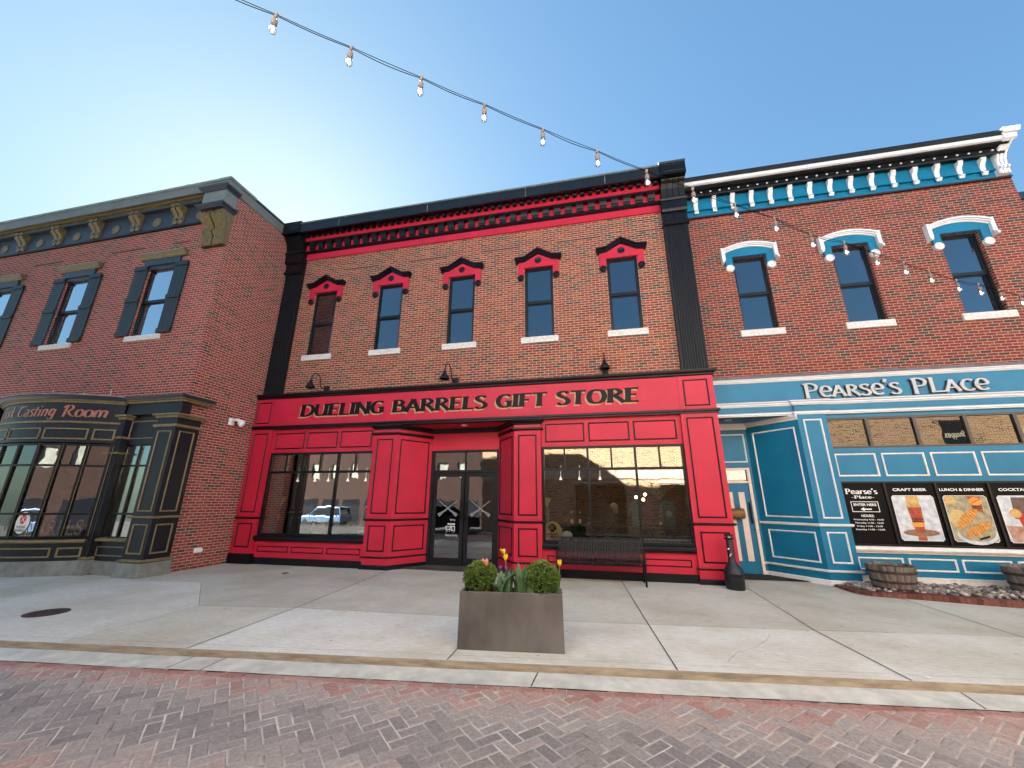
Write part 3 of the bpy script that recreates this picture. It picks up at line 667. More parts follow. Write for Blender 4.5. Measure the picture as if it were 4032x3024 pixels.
for (a,b,dw) in ((-8.95,-5.745,dwL),(-1.32,1.88,dwR)):
    mb=MB().basis((0,YW,0),(1,0,0)); mb.box(a,b,2.84,3.5,-.15,0); o=mb.build('spandrel',RED,CB); mb=MB().basis((0,YW,0),(1,0,0)); mb.box(a,b,0,.565,-.15,0); mb.build('stall_riser',RED,CB)
    t=MB().basis((0,YW,0),(1,0,0)); s=(b-a-.13)/3
    for i in range(3):
        u=a+.10+i*(s+.005); t.frame(u,u+s-.09,2.945,3.39,.03,0,.02); t.frame(u,u+s-.09,.295,.44,.022,0,.015)
    t.box(a,b,0,.165,0,.03)
    t.build('panel_moulding',BLK,o)
    t=MB().basis((0,YW,0),(1,0,0)); k=[( .0,.566),(.05,.566),(.085,.58),(.105,.615),(.105,.65),(.085,.685),(.05,.699),(0,.699)]
    t.xprism(k,a+.002,b-.002,sm=False); t.build('window_sill',BLK,dw)
# black block writing low on the right-hand window
mb=MB().basis((0,YW,0),(1,0,0))
for i,(tx,w_) in enumerate((('ALLTECH BEVERAGE DIVISION LLC',1.0),('DISTILLERY # 098-DTB-52',.70),('BREWERY # 098-MB-10',.63),('NQ2 RETAIL DRINK # 098-NQ2-3580',.99),('SUNDAY RETAIL DRINK # 10987-007',1.0))):
    bfont(mb,tx,.862,.862+w_*.955,1.055-i*.079,1.055-i*.079+.055,-.046,bold=.02)
mb.build('window_lettering',INK,dwR)
# ---------------- interiors seen through the glass
sh=MB()
x0,x1,y0,y1=-9.58,2.55,9.54,13.6
sh.face([(x0,y0,.02),(x1,y0,.02),(x1,y1,.02),(x0,y1,.02)]); sh.face([(x0,y1,.02),(x1,y1,.02),(x1,y1,4.0),(x0,y1,4.0)]); sh.face([(x0,y0,3.9),(x0,y1,3.9),(x1,y1,3.9),(x1,y0,3.9)])
sh.face([(x0,y0,.02),(x0,y1,.02),(x0,y1,3.9),(x0,y0,3.9)]); sh.face([(x1,y0,.02),(x1,y0,3.9),(x1,y1,3.9),(x1,y1,.02)])
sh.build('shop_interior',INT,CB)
mb=MB(); mb.box(-9.5,-9.46,9.6,9.9,.7,2.85); mb.box(-8.90,-8.62,9.62,9.66,.6,2.9); mb.build('window_blind',SHADE,CB)
# ================================================================ RIGHT BUILDING (blue)
BRY=10.02; RY=9.85; RXE=10.14
RB=thing('brick_building',(6.4,10.02,0),'right brick building with a blue and white pub shopfront and white arched window hoods','building')
rx=[4.15,6.43,8.71]; rz0,rz1=5.69,7.78; rw=.79
mb=MB().basis((0,BRY,0),(1,0,0)); wall(mb,2.67,RXE,4.2,9.2,[(x-rw/2,x+rw/2,rz0,rz1) for x in rx],.26); mb.build('wall',BR_R,RB)
mb=MB().basis((RXE,BRY,0),(0,1,0)); wall(mb,0,11,0,9.5,[],.2); mb.build('side_wall',BR_R,RB)
mb=MB(); mb.box(2.7,RXE-.25,BRY+.3,21,9.1,9.25); mb.box(2.7,RXE-.25,20.8,20.99,0,9.1); mb.build('roof',ROOFM,RB)
mb=MB(); mb.box(2.7,RXE-.25,BRY+.29,20.7,4.1,4.3); mb.box(2.7,RXE-.25,BRY+1.3,BRY+1.35,4.31,9.05); mb.build('upper_floor',INTD,RB)  # second box: dark sheet in place of unlit upper rooms
for (a,b) in ((3.02,3.62),(4.69,5.89),(6.98,8.17),(9.28,9.89)):
    m2=MB().basis((0,BRY,0),(1,0,0)); m2.box(a,b,8.535,8.557,.001,.018); m2.build('vent_slot',HOOP,RB)
def arch(x):
    w=sash_window(RB,(x-rw/2,BRY,rz0),(1,0,0),rw,rz1-rz0,.09)
    sill(w,(x-rw/2,BRY,rz0),(1,0,0),rw,out=.05)
    def arc(hw,z0,rise,n=12): # points left to right
        return [(-hw+2*hw*i/n, z0+rise*(1-(2*i/n-1)**2)) for i in range(n+1)]
    mb=MB().basis((x,BRY,0),(1,0,0))
    up=arc(.575,7.90,.13); 
    for i in range(len(up)-1):
        a,b=up[i],up[i+1]; mb.prism([(a[0],7.78),(b[0],7.78),b,a],.001,.06)
    for s in (-1,1): mb.prism([(s*.575,7.50),(s*.575,7.779),(s*.40,7.779),(s*.40,7.50)],.001,.055)
    hd=mb.build('window_hood',BLU,w)
    mb=MB().basis((x,BRY,0),(1,0,0))
    for (hw,z0,th,n1) in ((.615,8.0,.045,.16),(.60,7.965,.034,.12),(.59,7.93,.034,.085)):
        o_=arc(hw,z0,.135); 
        for i in range(len(o_)-1):
            a,b=o_[i],o_[i+1]; mb.prism([(a[0],a[1]-th),(b[0],b[1]-th),b,a],.002,n1)
    for s in (-1,1):
        mb.prism([(s*.578,7.68),(s*.66,7.64),(s*.66,8.045),(s*.578,8.03)],.002,.13); mb.prism([(s*.615,7.60),(s*.665,7.58),(s*.665,7.64),(s*.615,7.665)],.002,.16)
        mb.disc(s*.487,7.45,.10,0,.06,24,dome=[(.10,.002),(.10,.07),(.08,.085),(.06,.06),(.045,.06),(.03,.085),(.0001,.09)])
    mb.build('hood_moulding',WHT,w)
for x in rx: arch(x)
# cornice
mb=MB().basis((0,BRY,0),(1,0,0)); xe=RXE-.02
mb.mi=0; mb.xprism([(.086,9.33),(.12,9.33),(.105,9.36),(.105,9.385),(.086,9.39)],2.67,xe-.1); mb.xprism([(0,9.16),(.05,9.16),(.05,9.33),(0,9.33)],2.67,xe); mb.xprism([(0,9.33),(.10,9.33),(.085,9.36),(.085,9.72),(0,9.72)],2.67,xe)
mb.mi=1; mb.xprism([(0,9.125),(.065,9.125),(.075,9.159),(0,9.159)],2.67,xe)
mb.xprism([(0,9.721),(.20,9.721),(.215,9.675),(.27,9.675),(.28,9.69),(.28,9.80),(.36,9.82),(.40,9.80),(.44,9.83),(.44,9.87),(0,9.87)],2.67,xe-.16)
mb.mi=2; mb.xprism([(.0,9.871),(.45,9.871),(.47,9.875),(.50,9.885),(.505,9.97),(0,9.97)],2.67,xe-.12)
mb.mi=3; mb.xprism([(-.3,9.971),(.50,9.971),(.56,10.03),(.56,10.08),(.50,10.09),(-.3,10.11)],2.67,xe-.12)
rc=mb.build('cornice',[BLU,BLK,WHT,COPB],RB)
bb=MB().basis((0,BRY,0),(1,0,0))
bb.xprism([(.086,9.235),(.115,9.235),(.118,9.275),(.145,9.28),(.145,9.31),(.112,9.32),(.105,9.38),(.11,9.46),(.135,9.53),(.18,9.575),(.185,9.615),(.205,9.62),(.205,9.672),(.086,9.672)],3.0,3.105); b0=bb.build('bracket',WHT,rc)
for i in range(1,15): copy_part(b0,dx=i*.4665)
bb=MB().basis((0,BRY,0),(1,0,0)); bb.box(2.935,2.975,9.745,9.775,.281,.30); d0=bb.build('dentil',WHT,rc)
for i in range(1,30): copy_part(d0,dx=i*.2333)
mb=MB().basis((0,BRY,0),(1,0,0))
for (a,b) in ((9.83,9.87),(9.90,9.95),(9.98,10.025)):
    mb.xprism([(.0,9.17),(.17,9.17),(.17,9.30),(.21,9.31),(.21,9.37),(.17,9.39),(.18,9.55),(.24,9.68),(.36,9.79),(.48,9.86),(.0,9.86)],a,b)
mb.xprism([(.0,9.18),(.155,9.18),(.155,9.55),(.22,9.68),(.34,9.79),(.45,9.86),(.0,9.86)],9.82,10.035)
mb.xprism([(0,9.862),(.47,9.862),(.52,9.88),(.53,9.985),(0,9.985)],9.80,10.07); mb.xprism([(0,9.99),(.58,9.99),(.62,10.06),(.62,10.1),(0,10.12)],9.78,10.10)
mb.build('end_console',WHT,rc)
# shopfront fascia
mb=MB().basis((0,RY,0),(1,0,0)); mb.box(2.655,RXE,3.80,4.28,-.3,0); mb.box(2.655,RXE,3.55,3.70,-.3,0)
rf=mb.build('sign_fascia',BLU,RB)
ex=[(2.66,RY),(4.38,RY),(4.38,9.79),(5.02,9.79),(5.02,RY),(RXE,RY)]
mb=MB(); mb.box(4.395,5.005,RY-.045,RY-.001,3.56,3.69)
mb.build('fascia_block',BLU,rf)
mb=MB()
mb.sweep([(-.1,3.48),(.01,3.48),(.015,3.50),(.035,3.51),(.035,3.54),(.05,3.55),(-.1,3.55)],ex)
mb.sweep([(-.1,3.70),(.01,3.70),(.02,3.72),(.04,3.73),(.045,3.76),(.08,3.78),(.085,3.80),(-.1,3.80)],ex)
mb.sweep([(-.1,4.28),(.01,4.28),(.02,4.30),(.04,4.31),(.045,4.335),(.07,4.35),(.07,4.365),(-.1,4.375)],[(2.66,RY),(RXE,RY)])
mb.build('fascia_moulding',WHT,RB)
mb=MB().basis((0,RY,0),(1,0,0)); mb.xprism([(.06,4.376),(-.168,4.50),(-.168,4.37)],2.67,RXE); mb.build('flashing',FLSH,RB)
PS=['P','e','A','R','S','e',"'",'S',' ','P','L','A','C','e']
lt=MB().basis((0,RY,0),(1,0,0))
letters(lt,PS,4.66,8.10,3.865,.33,.145,.085,n0=.012,dn=.03,flare=.25,small=('e','A','R','S','C'),sm=.78,step=.0004)
lt.build('sign_lettering',SILV,rf)
lt=MB().basis((0,RY,0),(1,0,0)); letters(lt,PS,4.635,8.075,3.845,.33,.15,.09,n0=.001,dn=.006,flare=.25,small=('e','A','R','S','C'),sm=.78,step=.0002); lt.build('letter_shadow',SLTD,rf)
# pier and splayed entrance wall
def bpanel(mb,u0,u1,v0,v1,w=.032): mb.frame(u0,u1,v0,v1,w,0,.02)
mb=MB().basis((0,9.8,0),(1,0,0)); mb.box(4.42,4.985,.10,3.48,-.25,0); o=mb.build('shopfront_pier',BLU,RB)
t=MB().basis((0,9.8,0),(1,0,0)); bpanel(t,4.52,4.88,1.27,3.37); bpanel(t,4.52,4.88,.41,1.01); t.build('panel_moulding',WHT,o)
EX0,EY0,EX1,EY1=4.42,9.8,3.645,10.75
U=(EX0-EX1,EY0-EY1,0); L=math.hypot(U[0],U[1]); mb=MB().basis((EX1,EY1,0),U); mb.box(0,L,.10,3.48,-.12,0); o=mb.build('splayed_wall',BLU,RB)
t=MB().basis((EX1,EY1,0),U); bpanel(t,.15,L-.10,1.27,3.22); bpanel(t,.15,L-.10,.40,1.0); t.build('panel_moulding',WHT,o)
pp=[(EX1,EY1),(EX0,EY0),(4.985,9.8),(4.985,9.9)]
mb=MB(); mb.sweep(rail(1.14,.06,.045),pp); mb.sweep(rail(.265,.05,.04),pp); mb.sweep([(-.02,3.37),(.01,3.37),(.03,3.41),(.06,3.44),(.065,3.479),(-.02,3.479)],pp[:2]); mb.sweep([(-.02,.0),(.03,.0),(.03,.085),(.02,.10),(-.02,.10)],pp); mb.build('pier_moulding',WHT,RB)
mb=MB(); mb.box(2.655,4.6,RY+.02,10.9,3.48,3.54); so=mb.build('entrance_soffit',BLU,RB)
mb=MB(); mb.basis((3.10,10.15,0),(1,0,0),(0,1,0),(0,0,-1)); mb.disc(0,0,.075,-3.48,-3.465,20,dome=[(.085,-3.48),(.085,-3.465),(.055,-3.46),(.05,-3.479),(.0001,-3.479)]); mb.build('recessed_light',WHT,so)
# door wall
DY=10.75
mb=MB().basis((0,DY,0),(1,0,0)); mb.box(3.585,3.66,.10,3.48,-.12,0); mb.box(2.655,3.585,2.39,3.48,-.12,0); o=mb.build('entrance_wall',BLU,RB)
t=MB().basis((0,DY,0),(1,0,0)); bpanel(t,2.70,3.58,2.52,3.22); t.xprism([(0,3.33),(.02,3.33),(.03,3.38),(.06,3.42),(.06,3.479),(0,3.479)],2.655,3.66); t.box(3.587,3.66,.0,.10,-.1,.02); t.box(3.587,3.66,.24,.29,0,.02); t.build('panel_moulding',WHT,o)
mb=MB().basis((0,DY,0),(1,0,0)); mb.box(3.52,3.584,0,2.39,-.1,.02); mb.box(2.655,3.52,2.345,2.389,-.1,.02); mb.box(2.655,3.52,2.03,2.08,-.1,.018); df=mb.build('door_frame',CRM,RB)
m2=MB().basis((0,DY,0),(1,0,0)); m2.box(2.66,3.519,2.081,2.344,-.05,-.044); m2.build('transom_pane',GL_D,df)
mb=MB().basis((0,DY,0),(1,0,0)); mb.box(2.60,3.518,.01,2.028,-.06,-.01); d=mb.build('door',BLU,RB)
for (a,b) in ((3.0,3.135),(3.265,3.395),(2.735,2.865)):
    m2=MB().basis((0,DY,0),(1,0,0)); m2.box(a,b,.285,1.82,-.01,-.004); m2.build('door_stripe',CRM,d)
m2=MB().basis((0,DY,0),(1,0,0)); 
m2.tube([(3.465+random.uniform(-.006,.006),1.11+i*.04,.03+random.uniform(-.006,.006)) for i in range(13)],.02); m2.tube([(3.465,1.14,-.01),(3.465,1.14,.03)],.012);m2.tube([(3.465,1.54,-.01),(3.465,1.54,.03)],.012); m2.disc(3.49,.97,.02,-.01,.005,12); m2.build('handle',BLK,d)
# window wall
RW=9.9
mb=MB().basis((0,RW,0),(1,0,0))
mb.box(4.985,RXE,2.02,2.72,-.12,0); o=mb.build('spandrel',BLU,RB)
m2=MB().basis((0,RW,0),(1,0,0)); m2.box(4.985,RXE,3.40,3.48,-.12,-.001); m2.build('window_head',BLU,RB)
m2=MB().basis((0,RW,0),(1,0,0)); m2.box(4.985,RXE,.19,.62,-.12,0); m2.build('stall_riser',BLU,RB)
t=MB().basis((0,RW,0),(1,0,0))
for i in range(6):
    a=5.02+i*.872+(0 if i else 0); bpanel(t,a,a+.765,2.125,2.605); bpanel(t,a+.0,a+.785,.305,.54)
t.xprism([(0,.62),(.03,.62),(.035,.645),(.07,.655),(.095,.69),(.09,.72),(.06,.745),(0,.75)],4.987,RXE); t.box(4.987,RXE,0,.175,0,.035); t.xprism([(0,.176),(.05,.176),(.05,.19),(.02,.20),(0,.20)],4.987,RXE)
t.build('panel_moulding',WHTW,o)
# clerestory
mb=MB().basis((0,RW,0),(1,0,0)); mb.box(4.985,RXE,2.72,2.765,-.1,-.005); mb.box(4.985,RXE,3.355,3.40,-.1,-.005)
ms=[5.01,5.79,6.67,7.57,8.42,9.3,10.1]
for x in ms: mb.box(x-.03,x+.03,2.765,3.355,-.1,-.005)
cw=mb.build('clerestory_window',mat('bronze_frame',(.035,.024,.018),.4,var=0),RB)
for i in range(6):
    m2=MB().basis((0,RW,0),(1,0,0)); m2.box(ms[i]+.03,ms[i+1]-.03,2.765,3.355,-.05,-.045); m2.build('glass_pane',GL_C,cw)
# posters in the lower windows
mb=MB().basis((0,RW,0),(1,0,0)); mb.box(4.985,RXE,.752,.785,-.1,-.004); mb.box(4.985,RXE,1.985,2.02,-.1,-.004)
ps=[5.0,5.815,6.705,7.59,8.475,9.36,10.1]
for x in ps: mb.box(x-.02,x+.02,.785,1.985,-.1,-.004)
pw=mb.build('poster_window',BLK,RB)
def poster(a,b,label):
    m2=MB().basis((0,RW,0),(1,0,0)); m2.box(a,b,.785,1.985,-.04,-.03); p=m2.build('window_poster',POST,pw); p['label']=label; return p
def artmat(name,col,col2,vs,rough=.5): return mat(name,col,rough,var=0,vs=vs,col2=col2)
def notch(u0,u1,v0,v1,r=.03):
    P=[]
    for (cx,cy,s,e) in ((u0,v0,90,0),(u1,v0,180,90),(u1,v1,270,180),(u0,v1,360,270)):
        for k in range(5):
            a=R(s+(e-s)*k/4); P.append((cx+r*math.cos(a),cy+r*math.sin(a)))
    return P
p=poster(5.02,5.795,'black poster with pub name, enter here arrow and opening hours in white')
mb=MB().basis((0,RW,0),(1,0,0)); 
letters(mb,['Pb','eb','a','r','s','eb',"'",'s'],5.085,5.675,1.765,.105,.17,.075,n0=-.029,dn=.0006,step=.00005)
letters(mb,['-','Pb','l','a','c','eb','-'],5.18,5.60,1.675,.058,.17,.08,n0=-.029,dn=.0006,step=.00005)
mb.frame(5.145,5.64,1.405,1.615,.012,-.03,-.028)
bfont(mb,'ENTER HERE',5.19,5.60,1.525,1.575,-.0295,bold=.03)
mb.face([(u,v,-.0285) for u,v in ((5.30,1.46),(5.37,1.50),(5.365,1.472),(5.50,1.472),(5.50,1.448),(5.365,1.448),(5.37,1.42))])
bfont(mb,'HOURS:',5.285,5.51,1.305,1.355,-.0295,bold=.03)
for i,(tx,a,b) in enumerate((('Wednesday 4:30 - 10:00',5.125,5.665),('Thursday 11:00 - 10:00',5.14,5.65),('Friday 11:00 - 12:00',5.165,5.62),('Saturday 11:00 - 12:00',5.13,5.645))): bfont(mb,tx,a,b,1.232-i*.064,1.27-i*.064,-.0295,bold=.015)
mb.build('poster_lettering',PRW,p)
AWH=artmat('art_white',(.66,.66,.66),(.36,.40,.47),9); AGOLD=artmat('art_beer_head',(.62,.40,.13),(.42,.24,.06),12); AAMB=artmat('art_amber',(.42,.09,.012),(.24,.04,.008),14)
AGRN=artmat('art_grain',(.35,.20,.10),(.10,.045,.03),70); ATST=artmat('art_toast',(.62,.30,.06),(.28,.11,.02),26); ABEI=artmat('art_beige',(.44,.37,.22),(.20,.18,.12),14); AYEL=artmat('art_yellow',(.62,.43,.13),(.42,.32,.15),30); ARED=artmat('art_red',(.55,.03,.03),(.25,.01,.01),12); AORG=artmat('art_orange',(.8,.33,.05),(.6,.2,.02),14); ADRK=artmat('art_dark',(.16,.09,.06),(.03,.02,.02),9); AWOD=artmat('art_table',(.30,.12,.07),(.55,.35,.28),9)
PM=[PRW,AWH,AGOLD,AAMB,AGRN,ATST,ABEI,AYEL,ARED,AORG,INK,ADRK,AWOD]
def art(lab,title,t0,t1,u0,u1,draw,a,b):
    p=poster(a,b,lab); mb=MB().basis((0,RW,0),(1,0,0)); mb.mi=0; bfont(mb,title,t0,t1,1.825,1.88,-.0295,bold=.03,m=0)
    P=notch(u0-.008,u1+.008,.862,1.738); n=len(P); c=((u0+u1)/2,1.3)
    for i in range(n): mb.mesh([(c[0],c[1],-.0295),(*P[i],-.0295),(*P[(i+1)%n],-.0295)],[(0,1,2)],m=0)
    P=notch(u0,u1,.87,1.73)
    for i in range(n): mb.mesh([(c[0],c[1],-.029),(*P[i],-.029),(*P[(i+1)%n],-.029)],[(0,1,2)],m=draw[0])
    z=-.0285
    for (mi,poly) in draw[1]:
        q=[(x*(u1-u0)+u0,y*.86+.87,z) for x,y in poly]; mb.face(q,m=mi); z+=.0002
    mb.build('poster_print',PM,p); return p,z
def ell(cx,cy,rx_,ry_,n=20,a0=0,a1=360,rot=0):
    c,s=math.cos(R(rot)),math.sin(R(rot)); o=[]
    for k in range(n):
        t=R(a0+(a1-a0)*k/(n if a1-a0==360 else n-1)); x,y=rx_*math.cos(t),ry_*math.sin(t); o.append((cx+x*c-y*s,cy+x*s+y*c))
    return o
def toastie(cx,cy,rx_,ry_,rot): 
    o=[(5,ell(cx,cy,rx_,ry_,22,rot=rot))]
    for k in range(-4,5):
        t=k/5; w=math.sqrt(max(0,1-t*t))*ry_*.8; c,s=math.cos(R(rot)),math.sin(R(rot)); q=[]
        for (x,y) in ((t*rx_-.012,-w),(t*rx_+.012,-w),(t*rx_+.012,w),(t*rx_-.012,w)): q.append((cx+x*c-y*s,cy+x*s+y*c))
        o.append((9,q))
    return o
d1=[(2,[(.33,.78),(.63,.78),(.63,1),(.33,1)]),(4,ell(.5,.17,.44,.08,18)),(2,[(.30,.72),(.66,.72),(.65,.79),(.31,.79)]),(3,[(.31,.74),(.65,.74),(.60,.17),(.38,.17)]),(9,[(.33,.40),(.63,.40),(.61,.30),(.345,.30)]),(8,ell(.48,.62,.11,.10,20)),(3,[(.40,.55),(.55,.69),(.565,.675),(.415,.535)]),(3,[(.40,.69),(.55,.55),(.565,.565),(.415,.705)]),(3,[(.38,.0),(.60,.0),(.60,.09),(.40,.09)])]
pa,z=art('poster of a pint of amber beer headed craft beer','CRAFT BEER',5.955,6.545,5.905,6.615,(1,d1),5.835,6.685)
mb=MB().basis((0,RW,0),(1,0,0)); bfont(mb,'DUELING',6.15,6.36,1.26,1.295,-.026,bold=.02); bfont(mb,'BARRELS',6.15,6.36,1.215,1.25,-.026,bold=.02); mb.build('glass_lettering',INK,pa)
d2=[(7,ell(.22,.5,.22,.2)),(2,[(0,.78),(.3,.86),(.22,1),(.03,.97)]),(3,[(.55,1),(.86,.985),(.84,.62),(.62,.70)]),(9,ell(.72,.88,.15,.09)),(10,[(.62,.84),(.83,.925),(.835,.915),(.625,.83)]),(1,ell(.55,.15,.46,.22)),(6,ell(.55,.2,.42,.2))]+toastie(.42,.50,.36,.115,38)+toastie(.62,.27,.36,.105,24)+[(10,[(.55,.07),(.82,.14),(.80,.09),(.57,.03)])]
pa,z=art('poster of two toasted sandwiches on a plate headed lunch and dinner','LUNCH & DINNER',6.765,7.51,6.79,7.50,(6,d2),6.725,7.57)
mb=MB().basis((0,RW,0),(1,0,0)); bfont(mb,'DUELING',7.22,7.38,1.515,1.54,-.024,bold=.02); bfont(mb,'BARRELS',7.22,7.38,1.48,1.505,-.024,bold=.02); mb.build('glass_lettering',INK,pa)
d3=[(12,[(.06,.0),(.97,.0),(1,.3),(0,.36)]),(11,[(.25,.5),(.9,.45),(.95,.97),(.3,.97)]),(8,[(.30,.62),(.72,.62),(.62,.22),(.40,.22)]),(1,[(.45,.06),(.57,.06),(.55,.22),(.47,.22)]),(9,ell(.30,.62,.13,.10)),(7,ell(.30,.62,.09,.07))]
pa,z=art('poster of a red cocktail with an orange slice headed cocktails','COCKTAILS',7.745,8.27,7.68,8.385,(1,d3),7.61,8.455)
for a,b in ((8.495,9.34),(9.38,10.08)): poster(a,b,'plain black window film beyond the cocktail poster')
# pub interior behind clerestory
sh=MB(); x0,x1,y0,y1=2.72,RXE-.25,10.05,13.6
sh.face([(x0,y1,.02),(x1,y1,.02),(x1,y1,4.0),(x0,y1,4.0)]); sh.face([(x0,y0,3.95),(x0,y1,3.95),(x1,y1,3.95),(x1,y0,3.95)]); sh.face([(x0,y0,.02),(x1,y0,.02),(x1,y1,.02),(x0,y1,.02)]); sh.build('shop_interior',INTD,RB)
# ================================================================ LEFT BUILDING
LY=7.35; LXE=-9.66
LB=thing('brick_building',(-15,7.35,0),'left brick building with shuttered windows and a bowed black and gold tasting room shopfront','building')
lx=[-11.71,-14.86,-18.02]; lz0,lz1=5.78,7.9; lw=.96
mb=MB().basis((0,LY,0),(1,0,0)); wall(mb,-22,LXE,3.6,9.25,[(x-lw/2,x+lw/2,lz0,lz1) for x in lx],.24); mb.build('wall',BR_L,LB)
mb=MB().basis((LXE,LY,0),(0,1,0)); wall(mb,0,13,0,9.9,[],.2); mb.build('side_wall',BR_L,LB)
mb=MB().basis((0,LY,0),(1,0,0)); mb.face([(-22,0,-.0),(-15.2,0,0),(-15.2,3.6,0),(-22,3.6,0)]); mb.face([(-10.2,0,0),(LXE,0,0),(LXE,3.6,0),(-10.2,3.6,0)]); mb.build('base_wall',BR_L,LB)
mb=MB(); mb.box(-22,LXE-.25,LY+.3,20.3,9.1,9.3); mb.box(-22,LXE-.25,20.1,20.34,0,9.1); mb.box(-22.2,-22,LY,20.3,0,9.3); mb.build('roof',ROOFM,LB)
mb=MB(); mb.box(-21.9,LXE-.25,LY+.29,20,4.1,4.3); mb.box(-21.9,LXE-.25,LY+1.3,LY+1.35,4.31,9.05); mb.build('upper_floor',INTD,LB)  # upright box is a dark backing for the darkness of the rooms
for (a,b) in ((-17.02,-15.80),(-13.85,-12.62),(-11.58,-10.95),(-20.2,-19.0)):
    m2=MB().basis((0,LY,0),(1,0,0)); m2.box(a,b,8.62,8.642,.001,.018); m2.build('vent_slot',HOOP,LB)
for i,x in enumerate(lx):
    w=sash_window(LB,(x-lw/2,LY,lz0),(1,0,0),lw,lz1-lz0,.045,GL_L)
    mb=MB().basis((x-lw/2,LY,lz0),(1,0,0)); mb.box(-.09,lw+.12,-.15,0,-.10,.05); mb.build('window_sill',SILL,w,bevel=.005)
    mb=MB().basis((x,LY,0),(1,0,0)); mb.box(-.62,.62,7.94,8.14,.0,.06); mb.box(-lw/2+.001,lw/2-.001,7.84,7.939,-.10,.02); hd=mb.build('window_head',SLT,w)
    mb=MB().basis((x,LY,0),(1,0,0))
    mb.xprism([(.0,8.141),(.07,8.141),(.09,8.18),(.12,8.20),(.13,8.26),(.16,8.28),(.16,8.30),(0,8.32)],-.80,.80); mb.build('head_moulding',GLD,w)
    for s in (-1,1):
        mb=MB().basis((x,LY,0),(1,0,0)); a=s*(lw/2+.005) ; b=s*(lw/2+.46)
        a,b=min(a,b),max(a,b); q=(b-a)/3
        for k in range(3): mb.box(a+k*q+.004,a+(k+1)*q-.004,5.80,7.93,.02,.045)
        mb.box(a+.003,b-.003,5.805,7.925,.008,.03)
        for (c,d) in ((5.80,5.92),(6.82,6.93),(7.82,7.94)): mb.box(a-.004,b+.004,c,d,.0455,.07)
        mb.build('shutter',SHUT,w)
# cornice
mb=MB().basis((0,LY,0),(1,0,0)); xa=-22
mb.mi=0; mb.xprism([(0,9.20),(.05,9.20),(.05,9.80),(0,9.80)],xa,LXE+.0)
mb.mi=1; mb.xprism([(0,9.16),(.065,9.16),(.075,9.199),(0,9.199)],xa,LXE)
mb.mi=0; mb.xprism([(0,9.80),(.17,9.80),(.19,9.86),(.0,9.86)],xa,LXE-.3)
mb.mi=2; mb.xprism([(0,9.861),(.20,9.861),(.20,9.90),(.25,9.90),(.27,9.965),(.0,9.965)],xa,LXE-.3)
lc=mb.build('cornice',[SLT,BLK,GLD],LB)
mb=MB()
pth=[(xa,LY),(LXE+.0,LY),(LXE,20.3)]
mb.sweep([(-.2,9.966),(.30,9.966),(.32,9.93),(.35,9.93),(.35,10.20),(-.2,10.20)],[(xa,LY),(LXE-.35,LY)])
mb.sweep([(-.2,9.90),(.03,9.90),(.03,10.20),(-.2,10.20)],[(LXE,LY-.0),(LXE,20.3)])
mb.mi=1; mb.sweep([(-.3,10.201),(.37,10.201),(.39,10.23),(.38,10.27),(-.3,10.29)],[(xa,LY),(LXE-.32,LY)])
mb.mi=2; mb.sweep([(-.3,10.201),(.05,10.201),(.07,10.23),(.06,10.27),(-.3,10.29)],[(LXE,LY-.0),(LXE,20.3)])
mb.mi=0; mb.basis((0,LY,0),(1,0,0)); mb.box(LXE-.36,LXE+.032,9.90,10.199,-.5,.35); mb.mi=1; mb.box(LXE-.33,LXE+.072,10.201,10.28,-.5,.38)
mb.mi=3; 
for sx in (-13.4,-16.6): mb.box(sx,sx+.012,9.935,10.2,.35,.353)
mb.build('parapet_coping',[COPL,mat('coping_teal',(.16,.21,.21),.45),SLT,FLSH],LB)
dd=MB().basis((0,LY,0),(1,0,0)); n=0
x=-10.46
while x>-21.9: dd.box(x,x+.05,9.872,9.905,.201,.235); x-=.095
dd.build('dentil_row',GLD,LB)
bb=MB().basis((0,LY,0),(1,0,0))
S=[(.05,9.23),(.10,9.23),(.105,9.36),(.13,9.365),(.13,9.40),(.10,9.42),(.11,9.50),(.17,9.58),(.23,9.63),(.24,9.69),(.21,9.73),(.25,9.735),(.25,9.80),(.05,9.80)]
for s in (0,.19): bb.xprism(S,-11.70+s,-11.56+s)
b0=bb.build('scroll_bracket',GLD,lc)
for i in range(1,6): copy_part(b0,dx=-1.58*i)
bb=MB().basis((0,LY,0),(1,0,0)); bb.disc(-12.36,9.44,.14,.05,.075,24,dome=[(.15,.05),(.15,.07),(.12,.085),(.03,.078),(.0001,.09)]); d0=bb.build('medallion',GLD,lc)
for i in range(-1,6):
    if i: copy_part(d0,dx=-1.58*i)
# corner pedestal + double corbel
mb=MB()
def ring(mb,pr,m=0): mb.mi=m; mb.sweep(pr,[(-10.40,LY),(-10.40,6.97),(-9.64,6.97),(-9.64,LY-.0)])
mb.mi=0; mb.box(-10.39,-9.645,6.975,LY-.001,9.36,9.84)
mb.mi=1; ring(mb,[(-.02,9.27),(.02,9.27),(.03,9.31),(.09,9.34),(.10,9.38),(.02,9.40),(-.02,9.40)],1)
ring(mb,[(-.02,9.84),(.02,9.84),(.03,9.88),(.10,9.92),(.11,9.964),(-.02,9.964)],1)
mb.box(-10.38,-9.66,6.99,LY-.001,9.28,9.359)
cp=mb.build('corner_pedestal',[mat('pedestal_grey',(.17,.18,.17),.5,var=.1),SLT],LB)
S=[(0,8.27),(.12,8.27),(.13,8.31),(.14,8.34),(.14,8.56),(.20,8.60),(.22,8.66),(.19,8.73),(.15,8.76),(.17,8.84),(.24,8.94),(.33,9.02),(.36,9.10),(.34,9.18),(.29,9.24),(.29,9.279),(0,9.279)]
